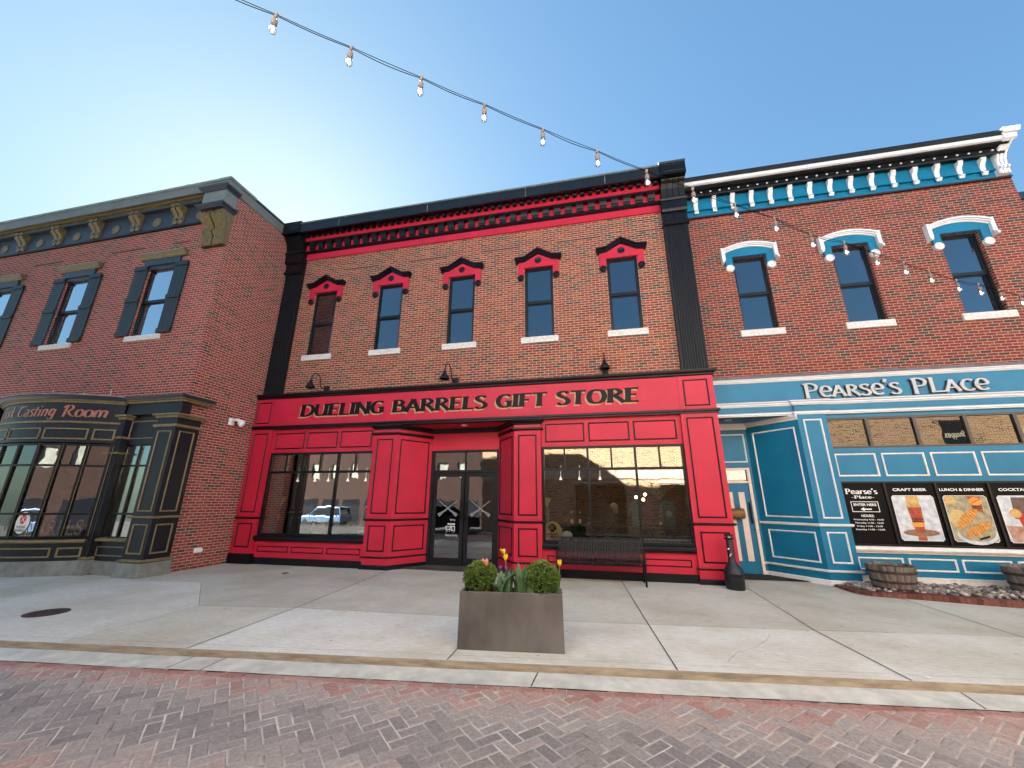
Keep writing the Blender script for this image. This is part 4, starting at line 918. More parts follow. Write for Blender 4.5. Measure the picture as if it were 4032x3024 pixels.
for a in (-10.39,-9.99):
    mb=MB().basis((0,LY,0),(1,0,0)); w=.34; mb.xprism(S,a,a+w)
    for k in range(4): mb.xprism([(n_+.012,v_) if n_>.1 else (n_,v_) for n_,v_ in S],a+.03+k*.08,a+.03+k*.08+.04)
    mb.build('corbel',GLD,cp)
mb=MB(); mb.box(-11.55,-11.2,LY-.2,LY-.15,10.285,10.40); mb.prism([(-11.62,10.29),(-11.12,10.29),(-11.3,10.38),(-11.66,10.42)],-(LY-.14),-(LY-.1)) if False else None
mb.basis((-11.05,LY-.28,10.27),(1,0,0)); mb.prism([(-.24,.0),(.16,.0),(.03,.06),(-.20,.14),(-.27,.13)],-.1,.0); mb.tube([(.2,0,-.05),(.23,.12,-.05)],.008)
mb.build('roof_vent_cap',COPL,LB)
for (x_,z_,h_) in ((-14.35,3.98,.45),(-12.25,4.0,.33),(-13.2,4.05,.25)):
    m2=MB().basis((0,LY,0),(1,0,0)); m2.prism([(x_,z_),(x_+.03,z_),(x_+.035,z_+h_),(x_+.02,z_+h_)],.001,.004); m2.build('caulk_streak',SILL,LB)
# ---- bow shopfront
BCX,BCY,BRR=-13.3,10.06,3.56
A0=math.acos(1.86/BRR)   # half-angle bounds measured from +x axis
def bp(x,out=0):
    """plan point on bow for arc parameter x (plan x at radius R)"""
    a=math.asin((x-BCX)/BRR); r=BRR+out; return (BCX+r*math.sin(a),BCY-r*math.cos(a))
arc=[bp(-15.34+4.09*i/32) for i in range(33)]
def bow(pr,m=0,mb=None,par=None,name=None,mats=None):
    mb.mi=m; mb.sweep(pr,arc)
mb=MB()
bow([(-.10,3.33),(0,3.33),(0,3.80),(-.10,3.80)],0,mb); bow([(-.10,2.86),(0,2.86),(0,3.33),(-.10,3.33)],0,mb); bo=mb.build('bow_fascia',SLTD,LB)
mb=MB(); bow([(-.10,.30),(0,.30),(0,.66),(-.10,.66)],0,mb); mb.build('bow_stall_riser',SLTD,LB)
mb=MB()
bow([(-.1,3.80),(.03,3.80),(.04,3.83),(.08,3.85),(.08,3.87),(-.1,3.87)],0,mb); bow([(-.1,3.31),(.02,3.31),(.035,3.325),(.035,3.345),(.02,3.36),(-.1,3.36)],0,mb)
bow([(-.1,.66),(.05,.66),(.08,.675),(.09,.70),(.08,.725),(.05,.735),(-.1,.74)],0,mb); 
bow([(-.1,3.87),(.10,3.87),(.13,3.91),(.15,3.95),(-.1,3.96)],1,mb); bow([(-.3,3.96),(.17,3.96),(.17,3.985),(-.3,4.03)],2,mb); bow([(-.1,0),(.03,0),(.02,.30),(-.1,.30)],3,mb)
mb.build('bow_moulding',[GLDT,SLT,FLSH,mat('concrete_plinth',(.20,.20,.18),.8,var=.2,bump=.2)],LB)
mb=MB(); mb.face([(*p,4.0) for p in arc]+[(-11.2,LY,4.05),(-15.4,LY,4.05)]); mb.build('bow_roof',FLSH,LB)
# curved panel frames
def bframe(mb,x0,x1,z0,z1,w=.03,h=.018,n=5):
    def P(x,z,o): q=bp(x,o); return (q[0],q[1],z)
    for (za,zb) in ((z0,z0+w),(z1-w,z1)):
        for i in range(n):
            a=x0+(x1-x0)*i/n;b=x0+(x1-x0)*(i+1)/n
            mb.mesh([P(a,za,h),P(b,za,h),P(b,zb,h),P(a,zb,h),P(a,za,0),P(b,za,0),P(b,zb,0),P(a,zb,0)],[(0,1,2,3),(0,4,5,1),(3,2,6,7)])
    for (xa,xb) in ((x0,x0+w),(x1-w,x1)):
        mb.mesh([P(xa,z0+w,h),P(xb,z0+w,h),P(xb,z1-w,h),P(xa,z1-w,h),P(xa,z0+w,0),P(xb,z0+w,0),P(xb,z1-w,0),P(xa,z1-w,0)],[(0,1,2,3),(0,3,7,4),(1,5,6,2)])
mb=MB()
for (a,b) in ((-13.66,-12.70),(-12.62,-11.73),(-11.65,-11.29),(-14.70,-13.74),(-15.28,-14.78)): bframe(mb,a,b,2.93,3.19)
for (a,b) in ((-12.95,-11.74),(-11.65,-11.28),(-14.25,-13.04),(-15.25,-14.34)): bframe(mb,a,b,.37,.57)
mb.build('panel_moulding',GLDT,bo)
# bow window grid
gx=[-15.3,-14.8,-14.3,-13.76,-13.17,-12.65,-12.14,-11.68,-11.29]
zs=[.76,1.27,2.34,2.84]
mb=MB()
for z in (.78,1.27,2.33,2.81): mb.sweep([(-.07,z-.022),(0.0,z-.022),(0.0,z+.022),(-.07,z+.022)],arc)
mb.sweep([(-.06,.74),(.0,.74),(0.0,.79),(-.06,.79)],arc)
for x in gx:
    p0=bp(x-.022);p1_=bp(x+.022);q0=bp(x-.022,-.07);q1=bp(x+.022,-.07)
    mb.mesh([(*p0,.76),(*p1_,.76),(*q1,.76),(*q0,.76),(*p0,2.85),(*p1_,2.85),(*q1,2.85),(*q0,2.85)],[(0,1,5,4),(1,2,6,5),(3,0,4,7)])
bw=mb.build('bow_window',BLK,LB)
for i in range(len(gx)-1):
    for (za,zb) in ((.80,1.25),(1.29,2.31),(2.35,2.79)):
        a,b=gx[i]+.022,gx[i+1]-.022; m2=MB(); pts=[]
        p,q=bp(a,-.035),bp(b,-.035); m2.mesh([(*p,za),(*q,za),(*q,zb),(*p,zb)],[(0,1,2,3)]); m2.build('glass_pane',GL_S,bw)
# gold beads beside the panes
mb=MB()
for x in gx[1:]:
    p0=bp(x+.022,.0);p1_=bp(x+.034,.004); mb.mesh([(*p0,.8),(*p1_,.8),(*p1_,2.81),(*p0,2.81)],[(0,1,2,3)])
mb.build('gold_bead',GLDT,bw)
# lettering on the bow
def bmap(a,b,nn): q=bp(a,nn); return (q[0],q[1],b)
mb=MB(); letters(mb,['g',' ','f','o','r','k',' ','Tl','a','s','t','i','n','g',' ','Rl','o','o','m'],-14.62,-11.49,3.46,.27,.17,.05,n0=.003,dn=.004,slant=.12,mapf=bmap,step=.0002,flare=.1)
mb.build('sign_lettering',COPR,bo)
# neon-style letter outlines inside bottom panes
mb=MB(); bfont(mb,'NG BARRELS',-13.02,-11.40,.82,1.14,-.08,mapf=bmap,bold=.0); mb.build('window_letters',mat('unlit_neon',(.20,.17,.14),.5,var=.2),bw)
mb=MB(); 
def bd(cx,cz,r,o,seg=24,m=0): mb.face([bmap(cx+r*.95*math.cos(2*PI*k/seg),cz+r*math.sin(2*PI*k/seg),o) for k in range(seg)],m=m)
LX=-12.445
def bd2(cx,cz,r,o,seg=24,m=0,sq=.62): mb.face([bmap(cx+r*sq*math.cos(2*PI*k/seg),cz+r*math.sin(2*PI*k/seg),o) for k in range(seg)],m=m)
bd2(LX,1.085,.228,-.028,m=0); bd2(LX,1.16,.105,-.024,m=1)
for s_ in (1,-1): mb.face([bmap(LX+dx*.62,1.16+dz,-.022) for dx,dz in ((-.095,-.075*s_),(-.085,-.085*s_),(.095,.075*s_),(.085,.085*s_))],m=0)
bfont(mb,'DUELING',LX-.09,LX+.09,.97,1.025,-.0245,bold=.02,mapf=bmap,m=2); bfont(mb,'BARRELS',LX-.09,LX+.09,.90,.955,-.0245,bold=.02,mapf=bmap,m=2)
mb.build('round_decal',[DECW,mat('decal_red',(.6,.05,.02),.5,var=0),INK],bw)
# right side of the left shopfront: column, narrow window, corner pier
def slab(mb,pr,path,m=0): mb.mi=m; mb.sweep(pr,path)
PY=7.15
mb=MB(); mb.box(-11.2,-9.56,PY+.02,PY+.25,3.55,3.83); mb.box(-10.15,-9.56,PY,7.72,.28,3.55); mb.box(-11.18,-10.15,7.28,7.4,2.86,3.55); mb.box(-11.18,-10.15,7.28,7.4,.28,.68)
lp=mb.build('corner_pier',SLTD,LB)
mb=MB()
t=mb.basis((0,PY,0),(1,0,0)); t.mi=0; t.frame(-10.05,-9.64,1.33,3.13,.03,0,.02); t.frame(-10.05,-9.64,.46,1.07,.03,0,.02)
t.basis((-9.56,PY,0),(0,1,0)); t.frame(.10,.47,1.33,3.14,.03,0,.02); t.frame(.10,.47,.46,1.07,.03,0,.02)
t.basis((0,7.28,0),(1,0,0)); t.frame(-11.1,-10.2,2.98,3.42,.03,0,.015); t.frame(-11.1,-10.2,.38,.58,.025,0,.015)
mb.T=Matrix.Identity(4); pth=[(-10.15,7.28),(-10.15,PY),(-9.56,PY),(-9.56,7.72),(-9.66,7.72)]
for pr in ([(-.01,3.44),(.03,3.44),(.05,3.48),(.09,3.50),(.09,3.53),(-.01,3.54)],[(-.01,3.22),(.03,3.22),(.045,3.25),(.045,3.28),(-.01,3.29)],[(-.01,1.19),(.03,1.19),(.06,1.21),(.06,1.235),(-.01,1.24)],[(-.01,.30),(.03,.30),(.05,.32),(.05,.345),(-.01,.36)]): mb.sweep(pr,pth)
mb.sweep([(-.02,.68),(.05,.68),(.08,.70),(.08,.735),(.05,.75),(-.02,.76)],[(-11.15,7.28),(-10.15,7.28)])
top=[(-11.25,PY+.02),(-9.56,PY+.02),(-9.56,7.74),(-9.66,7.74)]
mb.sweep([(-.1,3.83),(.04,3.83),(.05,3.86),(.10,3.885),(.10,3.90),(-.1,3.90)],top)
mb.mi=1; mb.sweep([(-.1,3.901),(.11,3.901),(.14,3.94),(.15,3.98),(-.1,4.0)],top)
mb.mi=2; mb.sweep([(-.02,0),(.06,0),(.045,.12),(.035,.28),(-.02,.30)],pth); mb.box(-11.15,-10.15,7.24,7.4,0,.28)
mb.build('pier_moulding',[GLDT,SLT,MATS['concrete_plinth']],lp)
# fluted column
mb=MB().basis((-11.48,PY,0),(1,0,0)); w=.36; k=5; fl=w/(k+1.0); pts=[(0,-.25),(0,0)]
for i in range(k):
    c=fl*(i+1.0); pts+=[(c-fl*.3,0),(c-fl*.2,-.02),(c+fl*.2,-.02),(c+fl*.3,0)]
pts+=[(w,0),(w,-.25)]; n=len(pts); P=[(u,z,q) for z in (.30,3.55) for u,q in pts]; mb.mesh(P,[(i,i+1,n+i+1,n+i) for i in range(n-1)],sm=False)
cl=mb.build('fluted_column',SLTD,LB)
mb=MB(); cp_=[(-11.48,7.4),(-11.48,PY),(-11.12,PY),(-11.12,7.4)]
for pr in ([(-.01,3.44),(.04,3.44),(.05,3.49),(.09,3.51),(.09,3.55),(-.01,3.56)],[(-.01,2.98),(.03,2.98),(.04,3.02),(-.01,3.04)],[(-.01,2.62),(.03,2.62),(.04,2.65),(-.01,2.67)],[(-.01,.30),(.03,.30),(.05,.33),(.03,.36),(-.01,.37)]): mb.sweep(pr,cp_)
mb.mi=1; mb.sweep([(-.02,.0),(.07,.0),(.05,.14),(.03,.30),(-.02,.31)],cp_); mb.mi=2; mb.box(-11.475,-11.125,PY-.012,7.3,3.04,3.44)
mb.build('column_moulding',[GLDT,MATS['concrete_plinth'],SLTD],cl)
# narrow window
mb=MB().basis((0,7.30,0),(1,0,0))
for x in (-11.12,-10.66,-10.17): mb.box(x-.025,x+.025,.74,2.86,-.06,0)
for z in (.76,1.27,2.35,2.84): mb.box(-11.095,-10.195,z-.022,z+.022,-.06,-.001)
nw=mb.build('narrow_window',BLK,LB)
for (a,b) in ((-11.093,-10.687),(-10.633,-10.197)):
    for (c,d) in ((.785,1.245),(1.295,2.325),(2.375,2.815)):
        m2=MB().basis((0,7.30,0),(1,0,0)); m2.box(a,b,c,d,-.035,-.03); m2.build('glass_pane',GL_S,nw)
mb=MB().basis((0,7.30,0),(1,0,0)); mb.box(-10.90,-10.74,.76,2.84,-.25,-.24); mb.build('blind',SHADE,nw)
# left mirror of bow side (outside frame mostly)
mb=MB(); mb.box(-15.9,-15.4,6.95,7.36,0,3.9); mb.build('left_column',SLTD,LB)
sh=MB(); x0,x1,y0,y1=-15.1,-9.95,7.45,9.9
sh.face([(x0,y1,.02),(x1,y1,.02),(x1,y1,4.0),(x0,y1,4.0)]); sh.face([(x0,y0-1.2,.02),(x1,y0,.02),(x1,y1,.02),(x0,y1,.02)]); sh.face([(x0,y0,3.95),(x0,y1,3.95),(x1,y1,3.95),(x1,y0,3.95)]); sh.face([(x1,y0,0),(x1,y1,0),(x1,y1,4),(x1,y0,4)]); sh.face([(x0,y0,0),(x0,y0,4),(x0,y1,4),(x0,y1,0)])
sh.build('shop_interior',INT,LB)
# neighbours
NB=thing('brick_building',(15,14,0),'grey parapet of the building beyond the blue pub, a sliver at the right edge','building')
mb=MB(); mb.box(13.1,24,13,20,0,10.5); mb.mi=1; mb.box(13.0,24.1,12.9,20.1,10.5,10.75); mb.build('wall',[BR_R,SLT],NB)
# ================================================================ GROUND
ky=lambda x:4.68+.115*x
def st(o): o['kind']='structure'; return o
mb=MB(); 
xs=[-70,-30,-8,12,40,80]
def gz(y): return -.10 if y>-5 else -.10-(-5-y)*.058
for (ya,yb) in ((80,-5),(-5,-30),(-30,-90)):
    mb.face([(-90,yb,gz(yb)-.02),(90,yb,gz(yb)-.02),(90,ya,gz(ya)-.02),(-90,ya,gz(ya)-.02)])
st(mb.build('ground',ASPH))
mb=MB()
def poly(pts,t): mb.ti=t; mb.face([(x,y,0) for x,y in pts])
L_=-22
H=[(-6.24,5.67),(-4.68,5.91),(-1.67,6.05),(.54,6.26),(2.62,6.485),(5.02,6.77),(9.0,7.2),(14,7.7)]
bot=[(-6.2,ky(-6.2)),(-4.61,ky(-4.61)),(-1.66,ky(-1.66)),(.65,ky(.65)),(2.75,ky(2.75)),(5.05,ky(5.05)),(9,ky(9)),(14,ky(14))]
tt=[.5,.82,.70,.76,.66,.66,.7]
for i in range(7): poly([bot[i],bot[i+1],H[i+1],H[i]],tt[i])
poly([H[0],H[1],(-5.0,10.8),(-9.75,10.8),(-9.75,7.02),(-9.24,6.95),(-7.9,7.13)],.22)
poly([bot[0],H[0],(-7.9,7.13),(-9.24,6.95),(-9.8,5.69),(-9.8,ky(-9.8))],.62)
poly([(-9.8,ky(-9.8)),(-9.8,5.69),(-9.24,6.95),(-9.75,7.02),(-9.75,8),(L_,8),(L_,ky(L_))],.5)
poly([H[1],H[2],H[3],(.33,10.8),(-5.0,10.8)],.35)
poly([H[3],H[4],(2.68,10.8),(.33,10.8)],.40)
poly([H[4],H[5],(5.0,11),(2.68,11)],.30)
poly([H[5],H[6],H[7],(14,11),(5.0,11)],.35)
sw=mb
mb.mi=1; mb.ti=0
def joint(P,w=.011):
    for i in range(len(P)-1):
        (x0,y0),(x1,y1)=P[i],P[i+1]; L=math.hypot(x1-x0,y1-y0); nx,ny=-(y1-y0)/L*w/2,(x1-x0)/L*w/2
        mb.face([(x0-nx,y0-ny,.004),(x1-nx,y1-ny,.004),(x1+nx,y1+ny,.004),(x0+nx,y0+ny,.004)])
for P in ([bot[1],H[1],(-5.0,9.3)],[bot[2],(-1.665,4.9)],[bot[3],H[3],(.33,9.3)],[bot[4],H[4],(2.68,9.35)],[(5.03,5.9),H[5],(5.0,8.8)],[bot[6],H[6]]): joint(P,.014)
for P in ([bot[0],H[0],(-7.9,7.13)],[H[0],H[1],H[2],H[3],H[4],(3.6,6.62)],[(-9.24,6.95),(-9.8,5.69),(-9.8,ky(-9.8)+.3)],[(-10.85,5.78),(-10.6,6.4),(-9.24,6.95)]): joint(P,.006)
joint([H[0],(-7.9,7.13)],.006); joint([(-7.9,7.13),(-6.24,5.67)],.006)
joint([(x/2,ky(x/2)+.14) for x in range(-44,28)],.003)
random.seed(21)
def crack(x,y,dx,dy,n):
    P=[(x,y)]
    for k in range(n): P.append((P[-1][0]+dx/n+random.uniform(-.05,.05),P[-1][1]+dy/n+random.uniform(-.05,.05)))
    joint(P,.0035)
crack(-4.9,6.9,2.6,1.3,16); crack(1.2,5.1,.8,1.2,10); crack(-8.9,5.2,1.1,.9,9); crack(3.2,7.2,1.3,-.3,9)
st(sw.build('sidewalk',[CONC,JNT]))
mb=MB(); X0,X1=-22,14
random.seed(3)
N_=72
def kp(i,o,z): x=X0+(X1-X0)*i/N_; j=math.sin(x*9.1)*.006+math.sin(x*23.)*.004; return (x,ky(x)-o+(j if z<-.01 else 0),z)
for i in range(N_):
    for (a,b) in (((0,0),(.010,-.012)),((.010,-.012),(.022,-.066))): mb.face([kp(i,*b) if 0 else (kp(i,b[0],b[1])),kp(i+1,b[0],b[1]),kp(i+1,a[0],a[1]),kp(i,a[0],a[1])],sm=True)
st(mb.build('kerb',KERB))
mb=MB()
for i in range(N_): mb.face([kp(i,.31,-.082),kp(i+1,.31,-.082),kp(i+1,.015,-.066),kp(i,.015,-.066)])
mb.mi=1
for x in (-8.6,-4.5,-4.12,-.74,3.1,7): 
    y=ky(x); mb.face([(x-.006,y-.30,-.0785),(x+.006,y-.30,-.0785),(x+.03,y-.02,-.063),(x+.018,y-.02,-.063)])
st(mb.build('gutter',[GUT,JNT]))
# brick paved street, herringbone at 45 degrees
mb=MB(); mb.mi=0
def paver(cx,cy,ang,l,w,t,z=-.088):
    c,s=math.cos(ang),math.sin(ang); g=.0035+random.random()*.002; h=.005; dz=random.uniform(-.003,.003); ang2=random.uniform(-.012,.012); c,s=math.cos(ang+ang2),math.sin(ang+ang2)
    P=[]
    for (hx,hy,zz) in ((l/2-g,w/2-g,z-.014),(l/2-g-.001,w/2-g-.001,z-h+dz),(l/2-g-.007,w/2-g-.007,z+dz)):
        for (sx,sy) in ((-1,-1),(1,-1),(1,1),(-1,1)): P.append((cx+(sx*hx)*c-(sy*hy)*s,cy+(sx*hx)*s+(sy*hy)*c,zz))
    F=[(8,9,10,11)]+[(k,(k+1)%4,4+(k+1)%4,4+k) for k in range(4)]+[(4+k,4+(k+1)%4,8+(k+1)%4,8+k) for k in range(4)]
    mb.mesh(P,F,t,0,False)
def ptint(x,y):
    d=ky(x)-.31-y; 
    a=.18+.72*math.exp(-((d-.95-.08*x*.3)/.62)**2) if x<1.5 else .22+.6*math.exp(-((d-1.05)/.8)**2)
    if d<.3: a=.28
    return max(0,min(1,a+random.gauss(0,.10)))
Wp=.1065; A=R(46.2)
ca,sa=math.cos(A),math.sin(A)
for i in range(-150,150):
    for j in range(-150,150):
        k=(i-j)%4
        if k==0: u,v,an=(i+1)*Wp,(j+.5)*Wp,0
        elif k==3: u,v,an=(i+.5)*Wp,(j+1)*Wp,PI/2
        else: continue
        x=u*ca-v*sa; y=u*sa+v*ca+1.5
        if x<-11.3 or x>9.5 or y<-1.6 or y>ky(x)-.335: continue
        if y<-.2: continue
        paver(x,y,A+an,2*Wp,Wp,ptint(x,y))
i=0; x=-11.3
while x<9.5:
    y=ky(x)-.31-.052; paver(x,y,math.atan(.115),.213,.10,random.uniform(.0,.2),-.0835); x+=.213*.9934
mb.mi=1; mb.ti=.5
mb.face([(-11.4,-.35,-.0935),(9.6,-.35,-.0935),(9.6,ky(9.6)-.3,-.0935),(-11.4,ky(-11.4)-.3,-.0935)])
st(mb.build('road',[PAV,SAND]))
mb=MB(); mb.box(-7.9,30,-5.55,-2.0,-.09,0.0) if 0 else None
mb=MB(); mb.box(-6.3,30,-3,-.35,-.12,-.03); st(mb.build('pavement',CONC))
# ================================================================ STREET THINGS
# manhole
def cover(x,y,r,label,cat='manhole cover'):
    mb=MB(); mb.lathe([(r,.001),(r,.008),(r*.93,.009),(r*.92,.005),(r*.90,.005),(r*.89,.010)],(x,y,0),28,sm=False)
    for k in range(-3,4):
        for q in range(-3,4):
            if math.hypot(k,q)<3.5: mb.box(x+k*r*.22-r*.06,x+k*r*.22+r*.06,y+q*r*.22-r*.06,y+q*r*.22+r*.06,.010,.013)
    return tag(mb.build('manhole_cover',GUT if 'utility' in cat else IRON),label,cat)
cover(-7.98,4.84,.245,'large round rusty iron manhole cover in the sidewalk at lower left')
cover(-7.06,8.40,.075,'small dark round drain cap in the sidewalk in front of the red shopfront window','drain cap')
cover(3.42,6.05,.07,'small grey utility cap in the sidewalk well in front of the blue pub','utility cap')
# planter
PA=math.atan2(.13,1.18); PC=(-1.085,5.015,0)
PT=thing('planter_box',PC,'rectangular dark brown fibre-clay planter box near the kerb','planter')
PT.rotation_euler=(0,0,0)
Ux=(math.cos(PA),math.sin(PA),0)
mb=MB().basis(PC,Ux,(-math.sin(PA),math.cos(PA),0),(0,0,1))
def pl(mb):
    a,b=.60,.152; at,bt=.59,.158; h=.59; w=.04
    P=[(-a,-b,.0),(a,-b,.0),(a,b,.0),(-a,b,.0),(-at,-bt,h),(at,-bt,h),(at,bt,h),(-at,bt,h),(-at+w,-bt+w,h),(at-w,-bt+w,h),(at-w,bt-w,h),(-at+w,bt-w,h),(-at+w,-bt+w,h-.08),(at-w,-bt+w,h-.08),(at-w,bt-w,h-.08),(-at+w,bt-w,h-.08)]
    F=[(3,2,1,0)]+[(k,(k+1)%4,4+(k+1)%4,4+k) for k in range(4)]+[(4+k,4+(k+1)%4,8+(k+1)%4,8+k) for k in range(4)]+[(8+k,8+(k+1)%4,12+(k+1)%4,12+k) for k in range(4)]
    mb.mesh(P,F,sm=False)
pl(mb); mb.build('box',PLNT,PT,bevel=.006)
mb=MB().basis(PC,Ux,(-math.sin(PA),math.cos(PA),0),(0,0,1)); mb.box(-.549,.549,-.117,.117,.5,.535); mb.build('soil',SOIL,PT)
def PP(u,v,z): return (PC[0]+Ux[0]*u-Ux[1]*v,PC[1]+Ux[1]*u+Ux[0]*v,z)
# boxwood balls
def leaf_quad(mb,c,d,up,l,w,t):
    d=d.normalized(); s=d.cross(up).normalized(); nrm=s.cross(d)
    mb.mesh([c,c+d*l*.5+s*w*.5+nrm*w*.15,c+d*l,c+d*l*.5-s*w*.5+nrm*w*.15],[(0,1,2,3)],t,0,False)
def boxwood(c,r,label,seed):
    random.seed(seed)
    root=thing('boxwood_shrub',(c[0],c[1],.53),label,'shrub','clipped boxwood balls in the planter')
    mb=MB(); C=Vector(c)
    lump=[(Vector((random.gauss(0,1),random.gauss(0,1),random.gauss(0,1))).normalized(),random.uniform(-.09,.09)) for _ in range(34)]
    for i in range(1500):
        n=Vector((random.gauss(0,1),random.gauss(0,1),random.gauss(0,1))).normalized()
        if n.z<-.86: continue
        k=1+sum(a*max(0,(n.dot(v)-.86))/.14 for v,a in lump)
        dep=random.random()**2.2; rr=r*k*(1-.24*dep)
        p=C+Vector((n.x,n.y,n.z*.90))*rr*(random.uniform(.96,1.035) if random.random()>.06 else random.uniform(1.04,1.12))
        for q in range(5):
            d=(n+Vector((random.gauss(0,.75),random.gauss(0,.75),random.gauss(.1,.75)))).normalized()
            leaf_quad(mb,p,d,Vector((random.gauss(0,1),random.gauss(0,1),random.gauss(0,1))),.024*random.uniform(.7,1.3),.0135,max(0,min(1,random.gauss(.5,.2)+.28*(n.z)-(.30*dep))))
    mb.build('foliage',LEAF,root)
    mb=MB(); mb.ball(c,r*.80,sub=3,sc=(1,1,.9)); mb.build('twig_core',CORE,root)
    mb=MB()
    for k in range(5): mb.tube([(c[0]+random.uniform(-.02,.02),c[1],.52),(c[0]+random.uniform(-.06,.06),c[1]+random.uniform(-.03,.03),.64)],.006)
    mb.build('stem',mat('twig_brown%d'%seed,(.08,.05,.03),.9),root)
boxwood(PP(-.372,.0,.725),.187,'clipped round boxwood ball at the planter end nearer the pink tulip',11)
boxwood(PP(.355,-.0,.73),.193,'clipped round boxwood ball at the planter end beside the single yellow tulip',23)
# tulips
def blade(mb,base,ang,l,w,lean,curl,t,twist=0):
    n=9; w=w*1.35; ang+=R(25) if abs(math.cos(ang))>.9 else 0; P=[]; d=Vector((math.cos(ang),math.sin(ang),0)); s=Vector((-d.y,d.x,0))
    x=0;z=0;th=R(90)-lean*.3
    for i in range(n+1):
        f=i/n; ww=w*(math.sin(PI*min(1,.12+f*.88))**.75)*(1 if f<.999 else 0)+.001
        p=Vector(base)+d*x+Vector((0,0,z)); tl=s*math.cos(twist*f)+Vector((0,0,1))*math.sin(twist*f)
        P+=[p-tl*ww/2+d*.0,p-d*ww*.16-Vector((0,0,ww*.05)),p+tl*ww/2]
        th-=(lean+curl*f)/n*1.0; x+=math.cos(th)*l/n; z+=math.sin(th)*l/n
    F=[]
    for i in range(n): F+=[(i*3,i*3+1,i*3+4,i*3+3),(i*3+1,i*3+2,i*3+5,i*3+4)]
    mb.mesh(P,F,t,0,True)
def petal_cup(mb,c,r,h,openk,tilt=(0,0),n=6,m=0):
    for k in range(n):
        a=2*PI*k/n+.2+(PI/n)*(k%2)*.1; rr=r*(1 if k%2 else .86)
        P=[];N=5
        for i in range(N+1):
            f=i/N; rad=rr*(math.sin(PI*(.08+.62*f))**.7)*(1+openk*f*f); ww=.62*(math.sin(PI*min(.97,.15+f*.8))**.8)
            z=h*f
            for q in (-1,-.5,0,.5,1):
                b=a+q*ww; k2=rad*(1-.03*abs(q)); P.append((c[0]+k2*math.cos(b)+tilt[0]*z,c[1]+k2*math.sin(b)+tilt[1]*z,c[2]+z-(abs(q)**2)*h*.10*f))
        F=[(i*5+j,i*5+j+1,(i+1)*5+j+1,(i+1)*5+j) for i in range(N) for j in range(4)]
        mb.mesh(P,F,m=m,sm=True)
def tulip(base,head,r,h,openk,m,label,leaves,tilt=(0,0),group=None,second=None):
    root=thing('tulip',(base[0],base[1],.53),label,'tulip',group)
    b=Vector(base);hd=Vector(head); mid=(b+hd)/2+Vector(((hd.x-b.x)*.2,0,.02))
    mb=MB(); mb.tube(cr3([b,mid,hd]),.0042,6); mb.build('stem',STEM,root)
    mb=MB(); petal_cup(mb,head,r,h,openk,tilt); 
    if second: petal_cup(mb,(head[0]+second[0],head[1],head[2]+second[1]),r*.85,h*.75,.9,(-.4,0))
    mb.build('flower',m,root)
    if leaves:
        mb=MB()
        for (ang,l,w,lean,curl,t) in leaves: blade(mb,(base[0],base[1],base[2]),R(ang),l,w,R(lean),R(curl),t)
        mb.build('leaf',TLEAF,root)
def cr3(P,n=6):
    P=[Vector(p) for p in P]; Q=[P[0]*2-P[1]]+P+[P[-1]*2-P[-2]]; out=[]
    for i in range(1,len(Q)-2):
        for k in range(n):
            t=k/n;a,b,c,d=Q[i-1:i+3]; out.append(.5*((2*b)+(c-a)*t+(2*a-5*b+4*c-d)*t*t+(3*b-a-3*c+d)*t**3))
    return out+[P[-1]]
Y0=4.985
tulip((-1.10,Y0,.53),(-1.158,Y0,.912),.033,.078,.05,YEL,'tall yellow tulip with a ragged second bloom above it, in the middle of the planter',[(200,.30,.05,8,25,.5),(340,.36,.042,5,14,.7),(60,.30,.045,12,30,.3)],second=(-.018,.070))
tulip((-1.235,Y0-.05,.53),(-1.385,Y0-.05,.845),.034,.085,.85,PNK,'open pink and cream tulip leaning in front of the first boxwood ball',[(10,.28,.05,12,20,.6),(150,.19,.05,25,95,.3)],tilt=(-.25,0))
tulip((-1.16,Y0+.07,.53),(-1.228,Y0+.05,.79),.030,.060,0,PUR,'purple tulip bud, the one closer to the first boxwood ball',[(120,.26,.04,10,20,.3)],tilt=(-.25,0),group='purple tulips behind the leaves')
tulip((-1.13,Y0+.08,.53),(-1.168,Y0+.06,.78),.030,.060,0,PUR,'purple tulip bud directly behind the tall yellow tulip',None,tilt=(.15,0),group='purple tulips behind the leaves')
tulip((-.55,Y0+.03,.53),(-.513,Y0+.03,.872),.028,.068,-.05,YEL,'single yellow tulip at the end of the planter beside the second boxwood ball',[(15,.26,.045,14,15,.6),(80,.28,.04,6,10,.5)])
def leaf_clump(x,y,L,label):
    root=thing('tulip_leaves',(x,y,.53),label,'tulip leaves','flowerless tulip leaf clumps')
    for (ang,l,w,lean,curl,t,dx,dy) in L:
        mb=MB(); blade(mb,(x+dx,y+dy,.53),R(ang),l,w,R(lean),R(curl),t); mb.build('leaf',TLEAF,root)
leaf_clump(-.98,Y0-.02,[(5,.30,.075,6,30,.8,0,0),(100,.36,.07,4,10,.5,-.02,.02),(70,.33,.07,7,20,.9,.03,.02),(20,.36,.07,3,14,.45,.05,0),(185,.26,.07,10,40,.35,-.04,0),(250,.24,.06,6,30,.7,.02,-.02),(150,.33,.065,5,22,.25,.0,.03),(330,.27,.06,9,35,.6,.07,-.01)],'upright flowerless tulip leaves beside the tall yellow tulip')
leaf_clump(-1.17,Y0-.09,[(0,.36,.085,22,135,.9,-.03,0),(170,.22,.07,25,110,.6,-.02,0),(95,.28,.07,8,20,.4,-.03,.03),(200,.25,.06,10,60,.8,.03,-.01),(60,.30,.065,5,25,.5,.05,.02)],'broad tulip leaf arching over the planter rim below the yellow tulip')
